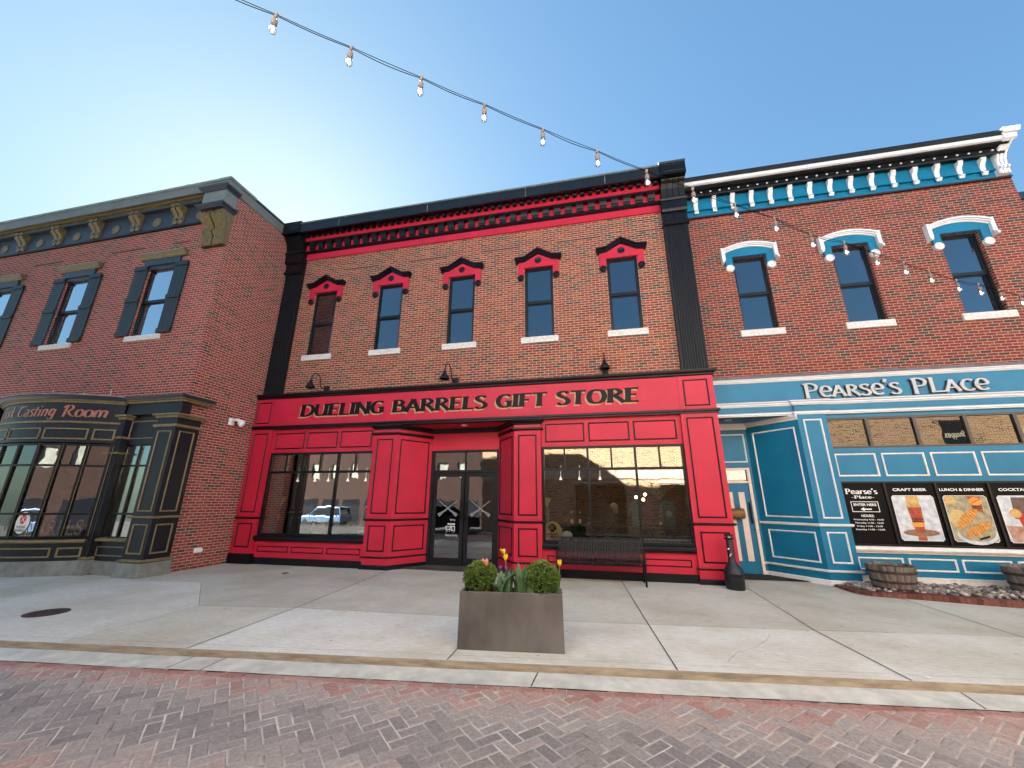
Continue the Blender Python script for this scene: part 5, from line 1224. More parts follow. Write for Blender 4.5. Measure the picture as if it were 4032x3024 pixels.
leaf_clump(-.86,Y0-.07,[(20,.18,.075,40,30,.6,0,0),(60,.20,.06,20,40,.4,.0,0),(110,.30,.065,5,15,.7,.02,.03)],'short spreading tulip leaves against the second boxwood ball')
leaf_clump(-1.64,Y0+.05,[(185,.11,.04,30,30,.6,0,0),(120,.13,.035,20,20,.5,0,0)],'small tulip leaves poking out past the first boxwood ball')
leaf_clump(-.54,Y0-.05,[(10,.12,.022,50,60,.5,0,0)],'thin tulip leaf drooping over the planter corner')
# bench
BX0,BX1=-.955,.80; 
BN=thing('park_bench',(-.08,9.0,0),'black steel slatted bench under the red shop window','bench')
seat=[(8.72,.445),(8.70,.425)]
prof=cr3([(8.705,0,.375),(8.69,0,.425),(8.74,0,.455),(8.90,0,.435),(9.03,0,.415),(9.10,0,.45),(9.14,0,.60),(9.185,0,.80),(9.20,0,.835)],4)
prof=[(p.x,p.z) for p in prof]
ns=29; sw_=.042
def strip(mb,x0,x1,P,th=.007):
    Q=[]
    for (y,z) in P: Q+=[(x0,y,z),(x1,y,z),(x1,y+.002,z-th),(x0,y+.002,z-th)]
    F=[]
    for i in range(len(P)-1):
        for k in range(4): F.append((i*4+k,i*4+(k+1)%4,(i+1)*4+(k+1)%4,(i+1)*4+k))
    mb.mesh(Q,F,sm=False)
cut=next(i for i,(y,z) in enumerate(prof) if y>9.09)
ms_=MB();mbk=MB()
for i in range(ns):
    x=BX0+.05+(BX1-BX0-.1-sw_)*i/(ns-1)
    strip(ms_,x,x+sw_,prof[:cut+1]); strip(mbk,x,x+sw_,prof[cut:])
ms_.box(BX0+.04,BX1-.04,8.70,8.715,.36,.385); ms_.box(BX0+.03,BX1-.03,8.9,8.93,.40,.425); ms_.build('seat',STEEL,BN)
mbk.box(BX0+.03,BX1-.03,9.19,9.215,.825,.85); mbk.box(BX0+.03,BX1-.03,9.145,9.16,.55,.58); mbk.build('backrest',STEEL,BN)
for x in (BX0,BX1-.035):
    mb=MB(); strip(mb,x,x+.035,[(8.70,.43),(8.71,.61),(8.74,.64),(8.80,.645),(9.13,.625)],.012); mb.box(x,x+.035,8.69,8.71,.40,.62); mb.build('armrest',STEEL,BN)
    for q in (0,1):
        mb=MB(); 
        if q==0: mb.basis((x,0,0),(0,1,0),(0,0,1),(1,0,0)); mb.prism([(8.70,.44),(8.745,.44),(8.785,.0),(8.74,.0)],0,.036)
        else: mb.basis((x,0,0),(0,1,0),(0,0,1),(1,0,0)); mb.prism([(9.11,.46),(9.165,.46),(9.255,.0),(9.21,.0)],0,.036); mb.prism([(8.72,.385),(8.72,.43),(9.12,.43),(9.12,.40)],.002,.034); mb.prism([(9.11,.46),(9.15,.46),(9.225,.84),(9.195,.84)],.003,.033)
        mb.build('leg',STEEL,BN)
# ash receptacle
UR=thing('ash_receptacle',(2.43,8.98,0),'black plastic bottle-necked cigarette receptacle standing at the red corner pier','cigarette bin')
mb=MB(); mb.lathe([(.155,0),(.165,.01),(.172,.20),(.172,.262),(.178,.265),(.178,.285),(.170,.29)],(2.43,8.98,0),28); mb.build('base_pail',URN,UR)
mb=MB(); mb.lathe([(.171,.291),(.165,.32),(.14,.38),(.10,.44),(.072,.49),(.064,.54),(.062,.88),(.060,.885)],(2.43,8.98,0),24); mb.build('neck',URN,UR)
mb=MB(); mb.lathe([(.07,.886),(.088,.89),(.09,.915),(.085,.92)],(2.43,8.98,0),24,sm=False); mb.lathe([(.05,.92),(.05,.945)],(2.43,8.98,0),16,sm=False); mb.lathe([(.085,.945),(.088,.95),(.082,.972),(.05,.985)],(2.43,8.98,0),24)
mb.mi=1; mb.basis((2.43,8.98,0),(1,0,0)); mb.box(-.03,.015,.922,.942,.05,.053); mb.build('cap',[URN,DECW],UR)
mb=MB().basis((2.43,8.98,0),(1,0,0)); mb.prism([(-.063,.70),(-.035,.715),(-.035,.735),(-.063,.725)],.035,.066); mb.prism([(-.05,.585),(-.02,.64),(-.01,.635),(-.042,.58)],.045,.072); mb.build('tape_scrap',DECW,UR)
# half barrels
def barrel(x,y,z,r,h,label):
    root=thing('barrel_planter',(x,y,z),label,'barrel planter','half barrel planters in the rock bed')
    rt,rb=r,r*.80; f=lambda k:rb+(rt-rb)*(k**.8)
    mb=MB(); ns=20
    for i in range(ns):
        a0=2*PI*i/ns+.012;a1=2*PI*(i+1)/ns-.012; dz=random.uniform(-.008,.012); P=[]
        for k in (0,.25,.5,.75,1):
            rr=f(k); zz=z+h*k+(dz if k==1 else 0)
            for (a,q) in ((a0,rr),((a0+a1)/2,rr*1.004),(a1,rr),(a1,rr-.03),(a0,rr-.03)): P.append((x+q*math.cos(a),y+q*math.sin(a),zz))
        F=[(j*5+m_,j*5+(m_+1)%5,(j+1)*5+(m_+1)%5,(j+1)*5+m_) for j in range(4) for m_ in range(5)]+[(20,21,22,23,24)]
        mb.mesh(P,F,sm=False)
    mb.build('staves',WOODB,root)
    for (k0,k1) in ((.02,.12),(.30,.40),(.68,.79)):
        mb=MB(); mb.lathe([(f(k0)+.004,z+h*k0),(f(k0)+.009,z+h*k0),(f(k1)+.009,z+h*k1),(f(k1)+.004,z+h*k1)],(x,y,0),32,cap=False,sm=False); mb.build('hoop',HOOP,root)
    mb=MB(); mb.lathe([(.02,0),(r*.88,0),(r*.88,.01)],(x,y,z+h*.86),20,sm=False); mb.build('soil',SOIL,root)
barrel(5.21,9.30,.07,.365,.42,'whole weathered wooden half-barrel planter at the start of the rock bed')
barrel(7.37,9.32,.09,.375,.42,'weathered half-barrel planter cut off by the right edge of the photo')
# bed edging and rocks
edge=cr3([(4.44,9.74,0),(4.42,9.35,0),(4.52,8.99,0),(4.86,8.84,0),(5.26,8.78,0),(5.72,8.66,0),(6.43,8.50,0),(7.6,8.36,0),(9.5,8.25,0)],30)
mb=MB(); acc=0; random.seed(5)
def place_edge(p,d):
    a=math.atan2(d.y,d.x); n=Vector((-d.y,d.x,0)); mb.basis((p.x,p.y,0),(d.x,d.y,0),(n.x,n.y,0),(0,0,1)); w=.031; g=random.uniform(-.003,.003)
    h=.045+.045*min(1,max(0,(p.x-4.40)*1.2)); mb.box(-w,w,.0+g,.195+g,-.05,h,t=random.random())
last=edge[0]
for i in range(1,len(edge)):
    while (edge[i]-last).length>=.067:
        d=(edge[i]-last).normalized(); last=last+d*.067; place_edge(last,d)
mb.T=Matrix.Identity(4)
me_=mb
tag(me_.build('brick_edging',EDGE),'low curved red brick edging around the rock bed before the blue pub','edging')
mb=MB(); random.seed(9)
def edge_y(x):
    for i in range(len(edge)-1):
        if edge[i].x<=x<=edge[i+1].x and edge[i].y<9.1: return edge[i].y
    return 9.2
mb.mi=1; mb.ti=.2; pts=[(p.x+.0,p.y+.12,.02) for p in edge[::6]]; mb.face(pts+[(9.5,9.9,.02),(4.5,9.9,.02)]); mb.mi=0
for i in range(1500):
    x=4.62+random.random()**1.1*4.4; ylo=edge_y(x)+.20; y=ylo+random.random()*(9.86-ylo); r=random.uniform(.018,.042)
    if y>9.86: continue
    mb.ball((x,y,.03+r*.4+random.random()*.045+.03*min(1,x-4.6)),r,0,random.random(),1 if x>6 else 2,(random.uniform(.9,1.4),random.uniform(.8,1.2),random.uniform(.5,.75)),.06)
tag(mb.build('river_rocks',[ROCK,SOIL]),'bed of mixed brown and grey river rocks along the blue pub','rocks',kind='stuff')
# gooseneck lamps
def goose(x,label,turn,y=BC,z=4.66):
    root=thing('gooseneck_lamp',(x,y,z),label,'wall lamp','black gooseneck sign lamps above the red fascia')
    mb=MB(); mb.box(x-.075,x+.075,y-.07,y,z-.085,z+.085); mb.build('mounting_box',BLKR,root,bevel=.006)
    dx,dy=math.sin(turn),-math.cos(turn)
    P=[(0,0,0),(.10,0,.0),(.17,0,.05),(.19,0,.18),(.23,0,.32),(.33,0,.385),(.42,0,.33),(.45,0,.20),(.455,0,.10)]
    Q=[Vector((x+p[0]*dx,y-.06+p[0]*dy,z+p[2])) for p in P]
    mb=MB(); mb.tube(cr3(Q,5),.016,8); mb.build('arm',BLKR,root)
    c=Q[-1]; mb=MB(); mb.lathe([(.13,-.17),(.135,-.165),(.115,-.12),(.07,-.05),(.048,-.02),(.042,.03),(.03,.06)],(c.x,c.y,c.z),20,cap=False); mb.lathe([(.044,.0),(.044,.05)],(c.x,c.y,c.z),12); mb.build('shade',BLKR,root)
goose(-7.55,'black gooseneck wall lamp above the letters DUELING',R(-25))
goose(-3.62,'black gooseneck wall lamp above the word BARRELS, middle of the three',R(-17))
goose(.29,'black gooseneck wall lamp above the word STORE, seen end on',R(-2))
# cctv camera, outlet, weed on the side wall
CM=thing('security_camera',(LXE,8.62,3.62),'white dome security camera on the brick side wall between the shopfronts','camera')
mb=MB(); mb.box(LXE+.001,LXE+.05,8.52,8.66,3.52,3.70); mb.build('wall_plate',CAMW,CM,bevel=.01)
mb=MB(); mb.tube([(LXE+.04,8.60,3.64),(LXE+.16,8.62,3.66),(LXE+.26,8.66,3.63)],.04,12); mb.build('arm',CAMW,CM)
mb=MB(); mb.lathe([(.03,.10),(.075,.08),(.085,.04),(.085,-.01)],(LXE+.27,8.67,3.56),18); mb.ball((LXE+.27,8.67,3.54),.07); mb.build('dome',CAMW,CM)
OB=thing('outlet_box',(LXE,8.43,.40),'small white covered outlet box low on the brick side wall','outlet box')
mb=MB(); mb.box(LXE,LXE+.03,8.34,8.52,.35,.46); mb.build('back_plate',CAMW,OB,bevel=.006)
mb=MB(); mb.box(LXE+.031,LXE+.09,8.36,8.50,.37,.44); mb.build('cover',CAMW,OB,bevel=.008)
WD=thing('weed',(LXE+.06,8.20,0),'small green weed growing at the foot of the brick side wall','weed')
random.seed(4); mb=MB()
for k in range(26): 
    a=random.random()*2*PI; p=Vector((LXE+.05+random.random()*.05,8.12+random.random()*.2,.01+random.random()*.1)); leaf_quad(mb,p,Vector((math.cos(a),math.sin(a),random.random())),Vector((random.random(),random.random(),1)),.045,.022,.3)
mb.build('foliage',mat('weed_green',(.015,.10,.04),.6),WD)
# door sign: half log on strings
LS=thing('log_sign',(3.06,10.62,1.33),'half-log wooden sign hanging on string on the blue pub door','sign')
mb=MB().basis((2.78,10.62,1.33),(1,0,0)); k=14
P=[(0.115*math.sin(2*PI*i/k)+.0,.115*math.cos(2*PI*i/k)) for i in range(k)]
mb.xprism([(n_*.8,v_) for n_,v_ in P],0,.50,m=0,sm=True); mb.disc(0,0,.0001,0,0,6) ; mb.build('log',LOGW,LS)
mb=MB(); mb.tube([(3.20,10.62,1.44),(3.03,10.66,1.69),(2.86,10.62,1.44)],.004,6); mb.tube([(3.03,10.66,1.69),(3.03,10.69,2.0)],.007,6); mb.build('cord',BLK,LS)
# bird / litter specks
random.seed(12)
for (x,y,s,c) in ((-4.32,8.1,.02,DECW),(-3.7,3.98,.016,BLK),(1.4,5.1,.02,BLK),(2.95,5.1,.018,DECW)):
    mb=MB(); mb.ball((x,y,.008 if y>4.8 else -.062),s,sc=(1.4,.8,.4),jit=.2,sub=1)
tag(mb.build('litter',DECW),'small white scrap of litter by the kerb below the light patch','litter')
# string lights
BP=[(-2.257,1.663,5.102),(-1.795,1.964,5.052),(-1.318,2.282,5.011),(-.838,2.603,4.977),(-.346,2.934,4.944),(.165,3.264,4.913),(.679,3.594,4.878),(1.202,3.919,4.84),(1.72,4.237,4.81),(2.244,4.549,4.779),(2.768,4.882,4.711),(3.281,5.167,4.728),(3.792,5.48,4.702),(4.303,5.787,4.688),(4.804,6.098,4.681),(5.334,6.401,4.648),(5.831,6.694,4.693),(6.333,7.0,4.707),(6.841,7.299,4.726)]
BP=[(-3.24,1.03,5.24),(-2.745,1.345,5.165)]+BP+[(7.35,7.6,4.74),(7.86,7.9,4.77)]
SL=thing('string_lights',(-3.0,1.2,5.2),'festoon string of clear filament bulbs on twin cables crossing the sky','string lights')
SL['group']='festoon lighting'
del SL['group']
top=[Vector(p)+Vector((0,0,.115)) for p in BP]
ph=0
def cable(off,sag):
    P=[]
    for i in range(len(top)-1):
        a,b=top[i],top[i+1]
        for k in range(6):
            t=k/6; q=a.lerp(b,t); s=math.sin(PI*t); tw=math.sin(i*2.3+off)
            P.append(q+Vector((0,0,-s*sag*(.6+.4*tw)+(.008 if off else -.004)))+Vector((0.01*s*tw,0,0)))
    return P+[top[-1]]
mb=MB(); mb.tube(cable(0,.035),.0032,6); mb.build('cable',WIRE,SL); mb=MB(); mb.tube(cable(1.7,.012),.0028,6); mb.build('cable',WIRE,SL)
random.seed(8); proto=None
for i,p in enumerate(BP):
    if proto is None:
        q=Vector(p)
        mb=MB(); mb.lathe([(.006,.115),(.012,.11),(.012,.09),(.004,.085),(.004,.062),(.014,.060),(.021,.055),(.022,.01),(.018,.005)],q,12); mb.box(q.x-.014,q.x+.014,q.y-.008,q.y+.008,q.z+.10,q.z+.13); proto=mb.build('bulb_socket',SOCK,SL)
        mb=MB(); mb.lathe([(.016,.004),(.020,-.008),(.029,-.035),(.031,-.052),(.026,-.070),(.014,-.080),(.002,-.083)],q,14); g=mb.build('bulb',GL_B,proto)
        mb=MB(); 
        for s in (-1,0,1): mb.tube([(q.x+s*.003,q.y,q.z-.010),(q.x+s*.010,q.y,q.z-.055)],.0014,5)
        mb.tube([(q.x-.010,q.y,q.z-.055),(q.x+.010,q.y,q.z-.055)],.0012,5)
        mb.build('filament',FIL,proto); p0=q
    else:
        c=copy_part(proto); c.location=proto.location+(Vector(p)-p0)
# ================================================================ THINGS INSIDE THE SHOP
def barrelhead(x,y,z,r,label):
    root=thing('barrelhead_sign',(x,y,z-r),label,'sign','round wooden barrelhead signs in the shop windows')
    mb=MB().basis((x,y,z),(1,0,0)); mb.disc(0,0,r,-.025,0,36); mb.build('board',SIGNW,root)
    mb=MB().basis((x,y,z),(1,0,0)); mb.disc(0,r*.38,r*.42,0,.002,28)
    bfont(mb,'DUELING',-r*.58,r*.58,-r*.34,-r*.12,.001,bold=.04); bfont(mb,'BARRELS',-r*.62,r*.62,-r*.60,-r*.38,.001,bold=.04); bfont(mb,'BREWERY & DISTILLERY',-r*.42,r*.42,-r*.74,-r*.68,.001)
    mb.build('lettering',INK,root)
    mb=MB().basis((x,y,z),(1,0,0)); 
    for s in (1,-1): mb.face([(dx*r,r*.38+dz*r,.004+.001*s) for dx,dz in ((-.36,-.30*s),(-.32,-.34*s),(.36,.30*s),(.32,.34*s))])
    mb.build('crossed_barrels',SIGNW,root)
barrelhead(-7.42,9.75,.915,.215,'round wooden barrelhead sign in the window nearest the brick side wall')
barrelhead(-1.13,9.62,.915,.225,'round wooden barrelhead sign in the window behind the bench')
mb=MB(); mb.basis((0,0,0),(1,0,0)); 
def sheaf(x,y,z,h,w,n,label,mt=GRASSD,vase=None):
    root=thing('dried_grass',(x,y,z),label,'dried grass'); random.seed(int(x*10)+40); mb=MB()
    for k in range(n):
        a=random.random()*2*PI; q=random.random()**.5; d=Vector((math.cos(a)*w*q,math.sin(a)*w*q*.6,h*random.uniform(.7,1)))
        mb.tube([(x,y,z),(x+d.x*.35,y+d.y*.35,z+d.z*.5),(x+d.x,y+d.y,z+d.z)],.004,4,r1=.007)
    mb.build('stalks',mt,root)
    if vase: mb=MB(); mb.lathe([(.03,-vase),(.045,-vase*.8),(.05,-vase*.3),(.035,.0)],(x,y,z),14); mb.build('vase',CAMW if vase<.3 else SHADE,root)
sheaf(-8.83,9.85,1.22,.50,.22,46,'dried grasses in a small white vase behind the left shop window',vase=.2)
sheaf(-1.25,9.72,1.42,.26,.11,50,'golden wheat sheaf standing behind the window right of the door',vase=.3)
sheaf(1.40,10.4,1.62,.45,.5,60,'spray of pale dried grass above the hanging shirts',mt=mat('pale_dry_grass',(.25,.25,.2),.8))
def pendant(x,y,z,label):
    root=thing('pendant_lamp',(x,y,z),label,'pendant lamp','small white track lamps inside the shop'); mb=MB(); mb.lathe([(.045,-.05),(.02,0),(.018,.03)],(x,y,z),12); mb.build('shade',PLMT,root); mb=MB(); mb.tube([(x,y,z+.02),(x+.01,y,z+.33)],.005,5); mb.build('stem',PLMT,root)
for i,x in enumerate((-8.9,-8.3,-7.85,-7.2,-6.62)): pendant(x,10.5,2.17,'small white track lamp behind the shop window left of the entrance')
for i,x in enumerate((-.98,-.50,.02)): pendant(x,10.5,2.17,'small white track lamp behind the shop window right of the entrance')
CT=thing('display_counter',(-.2,10.3,0),'dark display counter behind the right shop window','counter')
mb=MB(); mb.box(-1.2,1.7,10.2,10.6,0.02,1.0); mb.build('cabinet',INTD,CT); mb=MB(); mb.box(-1.25,1.75,10.15,10.65,1.001,1.03); mb.build('counter_top',ROOFM,CT)
def bottle(x,z,h,label,m=DECW):
    root=thing('bottle',(x,10.3,z),label,'bottle','liquor bottles on the counter'); mb=MB(); mb.lathe([(.03,0),(.035,.02),(.035,h*.55),(.013,h*.72),(.013,h)],(x,10.3,z),12); mb.build('body',mat('bottle_dark%.2f'%x,(.03,.04,.03),.2,var=0),root); mb=MB(); mb.lathe([(.0355,h*.15),(.0355,h*.45)],(x,10.3,z),12,cap=False); mb.build('label_band',m,root); mb=MB(); mb.lathe([(.016,h*.93),(.016,h*1.06)],(x,10.3,z),10); mb.build('stopper',m,root)
bottle(-.72,1.031,.30,'dark bottle with pale label, the one nearer the barrelhead sign'); bottle(-.52,1.031,.30,'dark bottle with pale label between its twin and the shoe-shaped flask'); bottle(-.30,1.031,.16,'squat bottle with a white label beside the window bar'); bottle(1.36,1.031,.24,'amber bottle in front of the teal shirts',GRASSD)
CP=thing('cap',(.31,10.2,1.45),'pale camouflage cap hanging behind the middle window pane','cap')
mb=MB(); mb.lathe([(.085,-.03),(.09,0),(.08,.05),(.045,.085),(.005,.095)],(.31,10.2,1.47),18); mb.build('crown',CAPM,CP); mb=MB().basis((.33,10.11,1.41),(1,0,0)); mb.prism([(-.03,-.09),(.05,-.09),(.08,.03),(-.06,.04)],0,.01); mb.build('peak',SHADE,CP)
def shirt(x,m,label,w=.38,z=1.0,h=.62,y=10.75):
    root=thing('shirt',(x,y,z),label,'shirt','shirts hanging at the back of the shop'); mb=MB().basis((x,y,z),(1,0,0)); mb.prism([(-w*.35,0),(w*.35,0),(w*.34,h*.62),(w*.5,h*.5),(w*.56,h*.62),(w*.3,h*.95),(w*.12,h),(-w*.12,h),(-w*.3,h*.95),(-w*.56,h*.62),(-w*.5,h*.5),(-w*.34,h*.62)],0,.06); mb.build('fabric',m,root); 
    if m is TEAL and x>1: mb=MB().basis((x,y,z),(1,0,0)); ringpoly(mb,0,h*.5,.045,.065,0,.062,m=0); mb.disc(0,h*.5,.03,.06,.063,12); mb.build('chest_print',DECW,root)
shirt(1.62,TEAL,'teal shirt with round pale chest print under the dried grass'); shirt(1.18,PURP,'plum shirt beside the teal shirt with print',.3); shirt(.85,TEAL,'plain dark teal shirt behind the window bar',.3); shirt(.14,INTD if 0 else mat('dress_green',(.02,.045,.04),.9),'dark green dress on a form behind the middle pane',.3,.75,.75,10.0)
LG=thing('globe_lamp',(.98,11.3,1.8),'cluster of warm glowing globe bulbs deep inside the shop','lamp')
GLO=mat('warm_globe',(1,.8,.5),.5,var=0,emit=(1,.75,.4),es=5)
for (x,z) in ((.93,1.70),(1.16,1.77),(1.11,1.64)): mb=MB(); mb.ball((x,11.3,z),.038); mb.build('globe',GLO,LG)
mb=MB(); mb.tube([(1.06,11.3,1.82),(1.06,11.3,3.6)],.01); mb.box(.93,1.16,11.29,11.31,1.80,1.83); mb.build('stem',BLK,LG)
TS=thing('table_lamp',(-.78,9.95,.70),'small white domed lamp behind the bench back','lamp'); mb=MB(); mb.lathe([(.13,.0),(.12,.06),(.08,.11),(.01,.13)],(-.80,9.72,.80),18); mb.build('lamp_shade',CAMW,TS); mb=MB(); mb.lathe([(.05,-.12),(.05,.0)],(-.80,9.72,.80),12); mb.build('lamp_base',CAMW,TS)
BG=thing('gift_bag',(-6.12,9.85,.72),'white printed shop bag on a stand at the inner edge of the left shop window','bag')
mb=MB().basis((-6.12,9.85,.72),(1,0,0)); mb.prism([(-.17,0),(.14,0),(.12,.30),(.06,.42),(-.10,.42),(-.16,.28)],-.08,0); mb.build('bag',CAMW,BG)
mb=MB().basis((-6.12,9.85,.72),(1,0,0)); bfont(mb,'DUELING',-.14,.11,.20,.25,.001,bold=.03); bfont(mb,'BARRELS',-.14,.11,.12,.17,.001,bold=.03); mb.build('bag_print',INK,BG)
mb=MB().basis((-6.12,9.80,.72),(1,0,0)); mb.tube([(-.02,.42,0),(-.02,.56,0),(.0,.66,0),(.06,.72,0),(.1,.66,0),(.09,.6,0)],.022,8); mb.build('handle',CAMW,BG)
mb=MB().basis((-6.0,10.2,0),(1,0,0))
# ================================================================ ACROSS THE STREET (seen in the glass)
OB_=thing('brick_building',(10,-2,0),'sunlit brick building across the street, seen only as reflections in the shop glass','building')
OY=-1.2
mb=MB().basis((30,OY,0),(-1,0,0))   # faces +y
holes=[]
for i in range(9): 
    c=34.0-i*4.0; holes.append((c-1.2,c+1.2,0.0,2.35))
for i in range(8):
    c=32.0-i*4.6; holes.append((c-.5,c+.5,6.3,8.0))
wall(mb,0,36.4,0,9.6,holes,.5); mb.build('wall',BR_O,OB_)
mb=MB().basis((30,OY,0),(-1,0,0))
for h in holes[9:]: mb.box(h[0],h[1],h[2],h[3],-.4,-.3)
mb.build('window',GL_K,OB_)
mb=MB().basis((30,OY,0),(-1,0,0))
for h in holes[:9]: mb.box(h[0]-.1,h[1]+.1,h[2],h[3]+.1,-1.3,-1.2)
mb.build('recess_wall',BR_O,OB_)
mb=MB().basis((30,OY,0),(-1,0,0)); mb.box(0,36.4,2.62,3.1,.0,.05); 
for h in holes[:9]: mb.box(h[0]-.1,h[1]+.1,2.41,2.52,.0,.04)
mb.build('stucco_band',STUC,OB_)
mb=MB().basis((30,OY,0),(-1,0,0)); wall(mb,0,36.4,5.7,9.6,[(h[0]-.01,h[1]+.01,h[2]-.01,h[3]+.01) for h in holes[9:]],.03,n=.035,back=False); mb.build('added_bounce_wall',mat('bounce_wall_pale',(.74,.77,.80),.8,var=.05),OB_)  # unseen pale facing, added to bounce neutral light across the street
mb=MB(); mb.box(-6.4,30,-13,OY-.52,9.3,9.5); mb.box(-6.4,-6.2,-13,OY-.51,0,9.3); mb.box(-6.4,30,OY-.1,OY+.1,9.6,9.8); mb.build('roof',ROOFM,OB_)
# hanging sign
HS=thing('hanging_sign',(15.3,-.88,4.05),'dark hanging shop sign across the street, mirrored in the pub clerestory glass','sign')
mb=MB().basis((14.85,-.85,4.05),(-1,0,0)); mb.box(-.9,.0,0,1.0,-.05,0); mb.build('board',INTD,HS)
mb=MB().basis((14.85,-.85,4.05),(-1,0,0)); bfont(mb,'Shoppes',-.85,-.05,.2,.55,.001,bold=.02); mb.build('lettering',mat('sign_cream',(.7,.68,.5),.6),HS)
mb=MB(); mb.box(14.8,15.8,-.89,-.86,5.06,5.09); mb.box(14.8,14.83,-1.2,-.89,5.06,5.09); mb.build('bracket',BLK,HS)
# far brick building across the car park
FB=thing('brick_building',(-28,-36,-1.8),'dark brick building seen only as a reflection in the left shop window','building')
mb=MB().basis((-8,-30,-1.6),(-1,0,0))
holes=[(3+i*3.0,4.2+i*3.0,6.0,8.0) for i in range(11)]+[(3+i*3.0,4.2+i*3.0,9.6,11.4) for i in range(11)]
wall(mb,0,40,0,14,holes,.3); mb.build('wall',BR_F,FB)
mb=MB().basis((-8,-30,-1.6),(-1,0,0))
for h in holes: mb.box(h[0],h[1],h[2],h[3],-.3,-.2)
mb.build('window',mat('bright_pane',(.30,.31,.25),.4,var=.3,vs=1.2),FB)
mb=MB().basis((-8,-30,-1.6),(-1,0,0)); 
for i in range(12): mb.box(1+i*3.2,3.4+i*3.2,.3,3.2,-.28,.02)
mb.build('ground_window',GL_K,FB); mb=MB(); mb.box(-48,-8,-44,-30.31,12.2,12.4); mb.build('roof',ROOFM,FB)
PB=thing('stone_building',(-3,-40,-1.8),'pale stone building down the side street, seen only in the door glass','building')
mb=MB().basis((6,-26,-1.3),(-1,0,0)); holes=[(1.5+i*3,2.7+i*3,4.5,6.6) for i in range(4)]+[(1.5+i*3,2.7+i*3,.5,2.8) for i in range(4)]; wall(mb,0,13.5,0,9.5,holes,.3); mb.build('wall',LIME2,PB)
mb=MB().basis((6,-26,-1.3),(-1,0,0)); 
for h in holes: mb.box(h[0],h[1],h[2],h[3],-.3,-.22)
mb.build('window',GL_K,PB)
def car(name,loc,ang,paint,label,suv):
    root=thing(name,loc,label,'car'); root.rotation_euler=(0,0,ang); L=4.9 if suv else 4.7; W=1.9; Hh=1.78 if suv else 1.45; bh=.98 if suv else .88
    def P(pts): return pts
    body=[(-L/2,.35),(-L/2+.02,.8),(-L/2+.12,bh),(L*.27,bh),(L/2-.12,bh-.18),(L/2,.7),(L/2,.32)]
    mb=MB(); mb.basis((0,-W/2,0),(1,0,0),(0,0,1),(0,-1,0)); mb.prism(body,-W,0); o=mb.build('body',paint,None,bevel=.05); o.parent=root
    cab=[(-L/2+.1,bh),(-L/2+.35,Hh-.06),(-L/2+.6,Hh),(L*.02,Hh),(L*.10,Hh-.05),(L*.27,bh)] if suv else [(-L*.36,bh),(-L*.22,Hh-.05),(-L*.1,Hh),(L*.06,Hh-.02),(L*.25,bh)]
    mb=MB(); mb.basis((0,-W/2+.12,0),(1,0,0),(0,0,1),(0,-1,0)); mb.prism(cab,-W+.24,0); o=mb.build('cabin',paint,None,bevel=.04); o.parent=root
    c2=[(x*.93-.02,bh+.05+(z-bh)*.80) for x,z in cab]
    mb=MB(); mb.basis((0,-W/2+.115,0),(1,0,0),(0,0,1),(0,-1,0)); mb.prism(c2,0.0,.006); mb.prism(c2,-W+.224,-W+.23); o=mb.build('side_glass',GL_K,None); o.parent=root
    mb=MB(); a,b=cab[0],cab[1]; mb.face([(a[0]-.01,-W/2+.2,a[1]+.06),(a[0]-.01,W/2-.2,a[1]+.06),(b[0]-.02,W/2-.25,b[1]-.02),(b[0]-.02,-W/2+.25,b[1]-.02)]); o=mb.build('rear_window',GL_K,None); o.parent=root
    for sx in (-1,1):
        for sy in (-1,1):
            mb=MB(); mb.basis((sx*L*.31,sy*(W/2-.1),.33),(1,0,0),(0,0,1),(0,-1,0)); 
            mb.disc(0,0,.33,-.11,.11,22,dome=[(.0001,-.11),(.33,-.11),(.33,.11),(.0001,.11)]); o=mb.build('wheel',TYRE,None); o.parent=root
    for sy in (-1,1):
        mb=MB(); mb.box(-L/2-.012,-L/2+.03,sy*.8-.12,sy*.8+.12,.68,.86); o=mb.build('tail_light',mat('tail_red'+label[:4]+str(sy),(.4,.01,.01),.2,var=0),None); o.parent=root
car('parked_suv',(-27,-17.5,-.83),R(180),SUVP,'pale blue estate car parked beyond the fence, seen only in the left shop window',True)
car('parked_car',(-9.0,-1.3,-.1),R(165),SEDP,'dark saloon parked across the street, seen only in the door glass',False)
FN=thing('iron_fence',(-20,-11,-.5),'black iron railing across the street, seen only in the left shop window','fence')
mb=MB(); mb.box(-34,-8.6,-11.03,-11,.35,.39); mb.box(-34,-8.6,-11.03,-11,-.30,-.26); mb.build('rail',BLK,FN)
mb=MB(); x=-34
while x<-8.6: mb.box(x-.012,x+.012,-11.025,-11.003,-.45,.44); x+=.14
mb.build('pickets',BLK,FN)
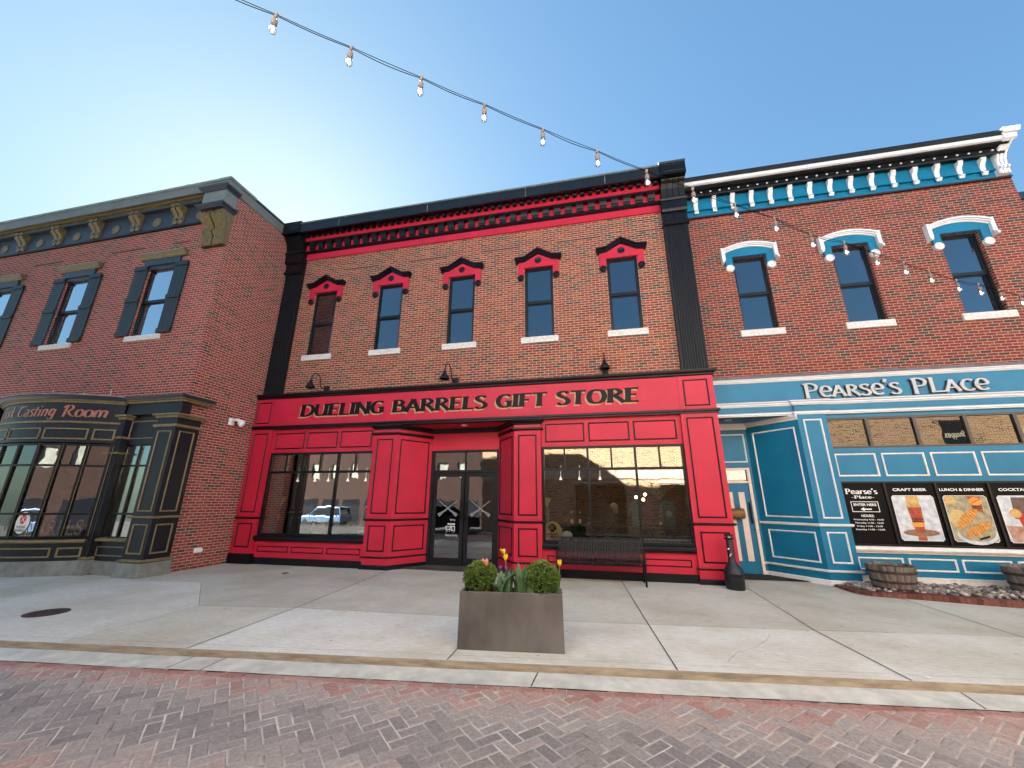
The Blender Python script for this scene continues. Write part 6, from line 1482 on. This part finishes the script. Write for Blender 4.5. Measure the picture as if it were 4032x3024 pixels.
# ================================================================ CAMERA, LIGHT
cam=bpy.data.cameras.new('camera'); cam.lens=1541.4/4032*36; cam.sensor_width=36; cam.clip_start=.05; cam.clip_end=500
co=bpy.data.objects.new('camera',cam); COL.objects.link(co); scene.camera=co
yaw,pit,rol=R(-12.305),R(16.5815),R(.2655)
f=Vector((math.sin(yaw)*math.cos(pit),math.cos(yaw)*math.cos(pit),math.sin(pit))); r_=Vector((math.cos(yaw),-math.sin(yaw),0)); u_=r_.cross(f)
r2=r_*math.cos(rol)+u_*math.sin(rol); u2=-r_*math.sin(rol)+u_*math.cos(rol)
co.matrix_world=Matrix(((r2.x,u2.x,-f.x,0),(r2.y,u2.y,-f.y,0),(r2.z,u2.z,-f.z,1.6),(0,0,0,1)))
SKYK=.38
EL,AZ=R(28),R(-47)      # sun behind the buildings, to the left
sd=Vector((math.sin(AZ)*math.cos(EL),math.cos(AZ)*math.cos(EL),math.sin(EL)))
sun=bpy.data.lights.new('sun','SUN'); sun.energy=5.0; sun.angle=R(.5); sun.color=(1,.965,.91)
so=bpy.data.objects.new('sun',sun); COL.objects.link(so); so.rotation_euler=(-sd).to_track_quat('-Z','Y').to_euler()
w=bpy.data.worlds.new('World'); scene.world=w; w.use_nodes=True; nn=w.node_tree.nodes; ll=w.node_tree.links
bg=nn['Background']; sky=nn.new('ShaderNodeTexSky'); sky.sky_type='NISHITA'; sky.sun_disc=False; sky.sun_elevation=EL; sky.sun_rotation=AZ
sky.altitude=200; sky.air_density=1.0; sky.dust_density=1.3; sky.ozone_density=1.5
tm=nn.new('ShaderNodeVectorMath'); tm.operation='MULTIPLY'; ll.new(sky.outputs[0],tm.inputs[0]); tm.inputs[1].default_value=(.72,.985,1.02)
dt=nn.new('ShaderNodeVectorMath'); dt.operation='DOT_PRODUCT'; ll.new(tm.outputs[0],dt.inputs[0]); dt.inputs[1].default_value=(.3,.5,.2)
def wm(op,a,b):
    q=nn.new('ShaderNodeMath'); q.operation=op
    for i,v in enumerate((a,b)):
        if isinstance(v,(int,float)): q.inputs[i].default_value=v
        else: ll.new(v,q.inputs[i])
    return q.outputs[0]
fac=wm('DIVIDE',1.0,wm('ADD',1.0,wm('MULTIPLY',dt.outputs['Value'],SKYK)))
t2=nn.new('ShaderNodeVectorMath'); t2.operation='SCALE'; ll.new(tm.outputs[0],t2.inputs[0]); ll.new(fac,t2.inputs['Scale'])
ll.new(t2.outputs[0],bg.inputs[0]); bg.inputs[1].default_value=.05
vs=scene.view_settings; vs.view_transform='Standard'; vs.look='None'; vs.exposure=3.2; vs.gamma=1
scene.cycles.max_bounces=8; scene.cycles.transparent_max_bounces=12; scene.cycles.sample_clamp_indirect=6
